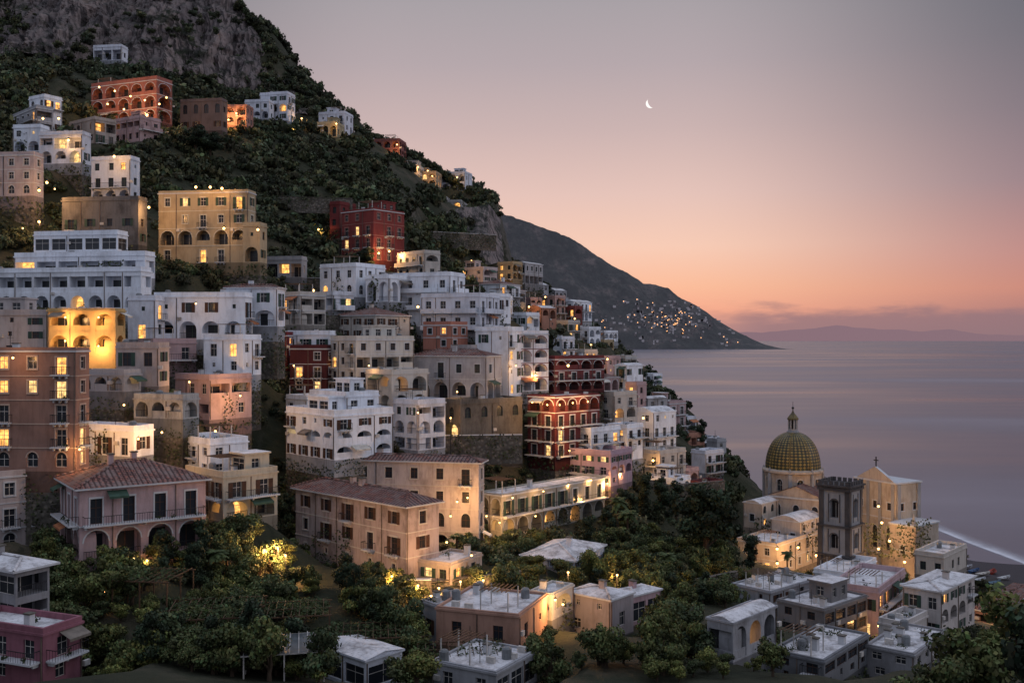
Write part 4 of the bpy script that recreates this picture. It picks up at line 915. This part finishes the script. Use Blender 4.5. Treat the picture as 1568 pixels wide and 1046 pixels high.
# ================= sea, headland, far mountains, moon =================
SEA,nt,b_,o=newmat('sea_water'); g=N(nt,'ShaderNodeNewGeometry').outputs['Position']
nn=noise_node(nt,mapped(nt,g,(.0009,.0036,1)),1,5,.5); n2=noise_node(nt,mapped(nt,g,(.006,.02,1)),1,4,.5)
fac=math_(nt,'ADD',math_(nt,'MULTIPLY',nn,.8),math_(nt,'MULTIPLY',n2,.2))
nt.links.new(ramp(nt,fac,[(.34,S(72,74,86)),(.52,S(102,99,110)),(.68,S(138,130,139))]),b_.inputs['Base Color']); nt.links.new(mrange(nt,fac,.34,.66,.25,.45),b_.inputs['Roughness'])
b_.inputs['IOR'].default_value=1.33; b_.inputs['Specular IOR Level'].default_value=.5
bump(nt,b_,noise_node(nt,mapped(nt,g,(.08,.16,1)),1,3),.08,.6)
me=mesh_np('sea',[(-120000,-2000,0),(120000,-2000,0),(120000,120000,0),(-120000,120000,0)],[(0,1,2,3)],[SEA]); link(bpy.data.objects.new('sea',me))
SURF=bpy.data.materials.new('surf_foam'); SURF.use_nodes=True; nt=SURF.node_tree; b_=nt.nodes['Principled BSDF']; b_.inputs['Base Color'].default_value=(.72,.72,.78,1); b_.inputs['Roughness'].default_value=.9
uvn=N(nt,'ShaderNodeUVMap').outputs[0]; s_=N(nt,'ShaderNodeSeparateXYZ'); nt.links.new(uvn,s_.inputs[0]); g=N(nt,'ShaderNodeNewGeometry').outputs['Position']
al=math_(nt,'MULTIPLY',mrange(nt,s_.outputs[1],0,.2,0,1),math_(nt,'POWER',mrange(nt,s_.outputs[1],.15,1,1,0,False),1.8)); al=math_(nt,'MULTIPLY',al,mrange(nt,noise_node(nt,g,.09,5,.6),.25,.6,.55,1.)); nt.links.new(al,b_.inputs['Alpha'])
q=B('surf',(0,0,0)); sh=[(1150,330),(1240,338),(1310,346),(1350,352),(1400,352),(1440,338),(1490,316),(1530,302),(1568,289),(1640,272),(1760,256)]
pts=[((u-UC)/F*D,D) for u,D in sh]; fine=[]
for (x1,y1),(x2,y2) in zip(pts,pts[1:]):
    for k in range(8): fine.append((x1+(x2-x1)*k/8,y1+(y2-y1)*k/8))
for i in range(len(fine)-1):
    (x1,y1),(x2,y2)=fine[i],fine[i+1]; o1=fbm(np.array(i*.23),np.array(3.),3)*5; o2=fbm(np.array((i+1)*.23),np.array(3.),3)*5
    q.f('foam',SURF,[(x1-1,y1-3+o1,.06),(x2-1,y2-3+o2,.06),(x2+6,y2+19+o2*2,.06),(x1+6,y1+19+o1*2,.06)],[(i,0),(i+1,0),(i+1,1),(i,1)])
q.done()
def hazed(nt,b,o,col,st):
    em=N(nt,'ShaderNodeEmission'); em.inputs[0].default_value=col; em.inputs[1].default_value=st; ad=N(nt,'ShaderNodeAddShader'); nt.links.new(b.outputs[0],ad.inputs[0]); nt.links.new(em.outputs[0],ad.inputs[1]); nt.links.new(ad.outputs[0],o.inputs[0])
HL,nt,b_,o=newmat('hazed_headland_scrub'); g=N(nt,'ShaderNodeNewGeometry'); pos=g.outputs['Position']
n1=noise_node(nt,pos,.006,9,.72); n2=noise_node(nt,pos,.03,6,.7)
x=ramp(nt,n1,[(.35,S(32,40,36)),(.52,S(50,54,50)),(.66,S(92,84,80))]); x=mix(nt,mrange(nt,n2,.45,.65,0,.6),x,S(26,30,28)); nt.links.new(x,b_.inputs['Base Color']); b_.inputs['Roughness'].default_value=1
hazed(nt,b_,o,S(120,118,138),.12)  # aerial haze painted in as a constant bluish glow over the scrub
sk=[(500,180),(650,260),(740,312),(765,325),(800,336),(850,354),(880,368),(905,384),(935,404),(960,418),(985,433),(1025,441),(1045,458),(1075,474),(1100,492),(1130,508),(1150,520),(1168,528),(1180,535)]
Dr=7300.; rx=np.array([(u-UC)/F*Dr for u,_ in sk]); rz=np.array([H0+(VH-v)/F*Dr for _,v in sk])
X=np.linspace(rx[0],rx[-1],420); T=np.linspace(0,1,100)
def hz(x): return np.interp(x,rx,rz)
XX,TT=np.meshgrid(X,T); hr=hz(XX)-2+fbm(XX/120,XX*0,5,.6)*30*np.clip(hz(XX)/300,0,1)
y0=6650.; y1=Dr
YY=y0+(y1-y0)*TT; ZZ=hr*(TT**.85)
nz=fbm(XX/420,YY/420,7,.58)
ZZ=ZZ+ (nz*260*np.clip(hr/350,0,1))*np.sin(math.pi*TT)**.7*1.0 + fbm(XX/70,YY/140,5,.6)*34*np.clip(hr/200,0,1)*np.sin(math.pi*TT)**.3
ZZ=np.maximum(ZZ,0)*1.+(TT<=0)*-5
YY2=y1+1400*TT; ZZ2=hr*(1-TT)-3*TT
idx=np.arange(XX.size).reshape(XX.shape); Fc=np.stack([idx[:-1,:-1],idx[:-1,1:],idx[1:,1:],idx[1:,:-1]],-1).reshape(-1,4)
VV=np.vstack([np.stack([XX,YY,ZZ],-1).reshape(-1,3),np.stack([XX,YY2,ZZ2],-1).reshape(-1,3)])
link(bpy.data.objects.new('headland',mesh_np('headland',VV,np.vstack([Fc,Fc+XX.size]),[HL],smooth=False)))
vb=B('distant_village',(0,0,0)); vm=[plain('far_plaster',(186,180,182),var=.1),plain('far_plaster_dim',(122,116,118),var=.1)]; FL=emis('far_window_glow',(1,.5,.22,1),2.6,False)
for _ in range(900):
    if R()<.62: u=random.gauss(1022,27); v=random.gauss(488,12)
    else: u=U(900,1125); v=U(462,530)
    x=(u-UC)/F*6900.; xi=min(int(np.searchsorted(X,x)),len(X)-1); vv=VH-(ZZ[:,xi]-H0)/YY[:,xi]*F
    ti=int(np.argmin(np.abs(vv[:92]-v)))
    if abs(vv[ti]-v)>3: continue
    if fbm(np.array(u/12.+4),np.array(v/9.),3)<.02 and R()<.85: continue
    z=ZZ[ti,xi]; y=YY[ti,xi]
    if z<16: continue
    w=U(8,24); hh=U(4,9); fr=((x,y-8,z-6),(1,0),(0,-1)); obox(vb,'houses',vm[R()<.5],fr,0,w,0,hh+8,-14,0)
    if R()<.16: obox(vb,'house_lights',FL,fr,2,7,hh+1,hh+6,.5,3)
vb.done()
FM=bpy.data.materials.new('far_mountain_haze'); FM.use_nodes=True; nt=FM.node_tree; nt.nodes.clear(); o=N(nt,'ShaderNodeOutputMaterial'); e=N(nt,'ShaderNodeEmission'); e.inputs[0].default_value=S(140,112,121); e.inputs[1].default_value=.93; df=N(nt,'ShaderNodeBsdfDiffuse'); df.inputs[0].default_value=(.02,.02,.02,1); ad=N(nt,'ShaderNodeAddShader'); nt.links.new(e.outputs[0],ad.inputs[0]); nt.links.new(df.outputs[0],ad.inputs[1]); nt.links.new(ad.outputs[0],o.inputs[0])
xs=np.linspace(4000,24000,220); prof=np.interp(xs*F/40000+UC,[1050,1120,1180,1240,1300,1370,1430,1480,1520,1568,1700],[516,508,510,504,498,503,507,504,510,513,515])
Z=H0+(VH-prof)/F*40000+fbm(xs/900,xs*0,5)*120
VV=np.vstack([np.stack([xs,np.full_like(xs,40000),np.zeros_like(xs)-5],-1),np.stack([xs,np.full_like(xs,41500),Z],-1),np.stack([xs,np.full_like(xs,44000),np.zeros_like(xs)-5],-1)]); n=len(xs); i=np.arange(n-1)
link(bpy.data.objects.new('distant_mountains',mesh_np('distant_mountains',VV,np.vstack([np.stack([i,i+1,i+1+n,i+n],-1),np.stack([i,i+1,i+1+n,i+n],-1)+n]),[FM],smooth=True)))
MO=emis('moonlit',(1,.96,.92,1),1.1,False); mc=P(996,159,30000); r=7./F*30000; vs=[];nseg=24
for k in range(nseg+1):
    a=-math.pi/2+math.pi*k/nseg; ou=(-math.cos(a)*r,math.sin(a)*r); inn=(-math.cos(a)*r*.45,math.sin(a)*r)
    for q_ in (ou,inn):
        t=math.radians(28); x,z=q_[0]*math.cos(t)-q_[1]*math.sin(t),q_[0]*math.sin(t)+q_[1]*math.cos(t); vs.append((x,0 if q_ is inn else 30,z))
me=bpy.data.meshes.new('moon'); me.from_pydata(vs,[],[(2*k,2*k+2,2*k+3,2*k+1) for k in range(nseg)]); me.materials.append(MO); ob=bpy.data.objects.new('moon',me); ob.location=mc; link(ob)

# ================= sky =================
w=bpy.data.worlds.new('World'); scene.world=w; w.use_nodes=True; nt=w.node_tree; nt.nodes.clear()
o=N(nt,'ShaderNodeOutputWorld'); tc=N(nt,'ShaderNodeTexCoord').outputs['Generated']; s_=N(nt,'ShaderNodeSeparateXYZ'); nt.links.new(tc,s_.inputs[0]); X_,Y_,Z_=s_.outputs
hyp=math_(nt,'SQRT',math_(nt,'ADD',math_(nt,'MULTIPLY',X_,X_),math_(nt,'MULTIPLY',Y_,Y_))); hyp=math_(nt,'MAXIMUM',hyp,.001)
te=math_(nt,'DIVIDE',Z_,hyp,clamp=True); az=math_(nt,'ARCTAN2',X_,Y_)
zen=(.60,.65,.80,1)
v2=lambda v:(520-v)/1524
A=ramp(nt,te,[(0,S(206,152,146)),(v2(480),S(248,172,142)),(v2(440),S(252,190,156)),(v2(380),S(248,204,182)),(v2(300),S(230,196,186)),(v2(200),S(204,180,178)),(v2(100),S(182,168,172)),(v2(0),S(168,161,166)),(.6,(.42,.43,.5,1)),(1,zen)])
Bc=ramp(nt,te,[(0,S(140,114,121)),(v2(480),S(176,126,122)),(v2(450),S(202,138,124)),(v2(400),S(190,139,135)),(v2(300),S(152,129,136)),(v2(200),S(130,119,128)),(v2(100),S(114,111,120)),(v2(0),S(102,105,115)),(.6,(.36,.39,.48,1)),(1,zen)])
azf=mrange(nt,math_(nt,'ABSOLUTE',math_(nt,'SUBTRACT',az,.02)),.13,.52)
col=mix(nt,azf,A,Bc)
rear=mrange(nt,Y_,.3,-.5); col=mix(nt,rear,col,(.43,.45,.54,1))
cv=N(nt,'ShaderNodeCombineXYZ'); nt.links.new(math_(nt,'MULTIPLY',az,9.),cv.inputs[0]); nt.links.new(math_(nt,'MULTIPLY',te,40.),cv.inputs[1])
cn=noise_node(nt,cv.outputs[0],1.,6,.6); top=math_(nt,'ADD',math_(nt,'MULTIPLY',cn,.052),.004)
cf=mrange(nt,math_(nt,'SUBTRACT',top,te),-.004,.012); cf=math_(nt,'MULTIPLY',cf,mrange(nt,az,.14,.26,0,.82)); col=mix(nt,cf,col,S(148,118,124))
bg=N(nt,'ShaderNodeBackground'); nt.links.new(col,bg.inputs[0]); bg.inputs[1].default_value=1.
sky=N(nt,'ShaderNodeTexSky'); sky.sky_type='NISHITA'; sky.sun_disc=False; sky.sun_elevation=math.radians(12); sky.sun_rotation=math.radians(100); bg2=N(nt,'ShaderNodeBackground'); nt.links.new(mix(nt,mrange(nt,te,.45,1.),(0,0,0,1),sky.outputs[0]),bg2.inputs[0]); bg2.inputs[1].default_value=.05
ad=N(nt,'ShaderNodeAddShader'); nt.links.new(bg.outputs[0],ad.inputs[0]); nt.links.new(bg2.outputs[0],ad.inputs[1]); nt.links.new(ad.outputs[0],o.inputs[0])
sl=bpy.data.lights.new('dawn_light','SUN'); sl.energy=.35; sl.angle=math.radians(35); sl.color=(1,.92,.90); so=bpy.data.objects.new('dawn_light',sl); link(so)
dv=Vector((-.98,.17,-.40)); so.rotation_euler=dv.to_track_quat('-Z','Y').to_euler()
# camera
cd=bpy.data.cameras.new('camera'); cd.lens=35; cd.sensor_width=36; cd.clip_start=1; cd.clip_end=300000; cd.shift_y=-3/1568
co=bpy.data.objects.new('camera',cd); co.location=(0,0,H0); co.rotation_euler=(math.radians(90),0,0); link(co); scene.camera=co
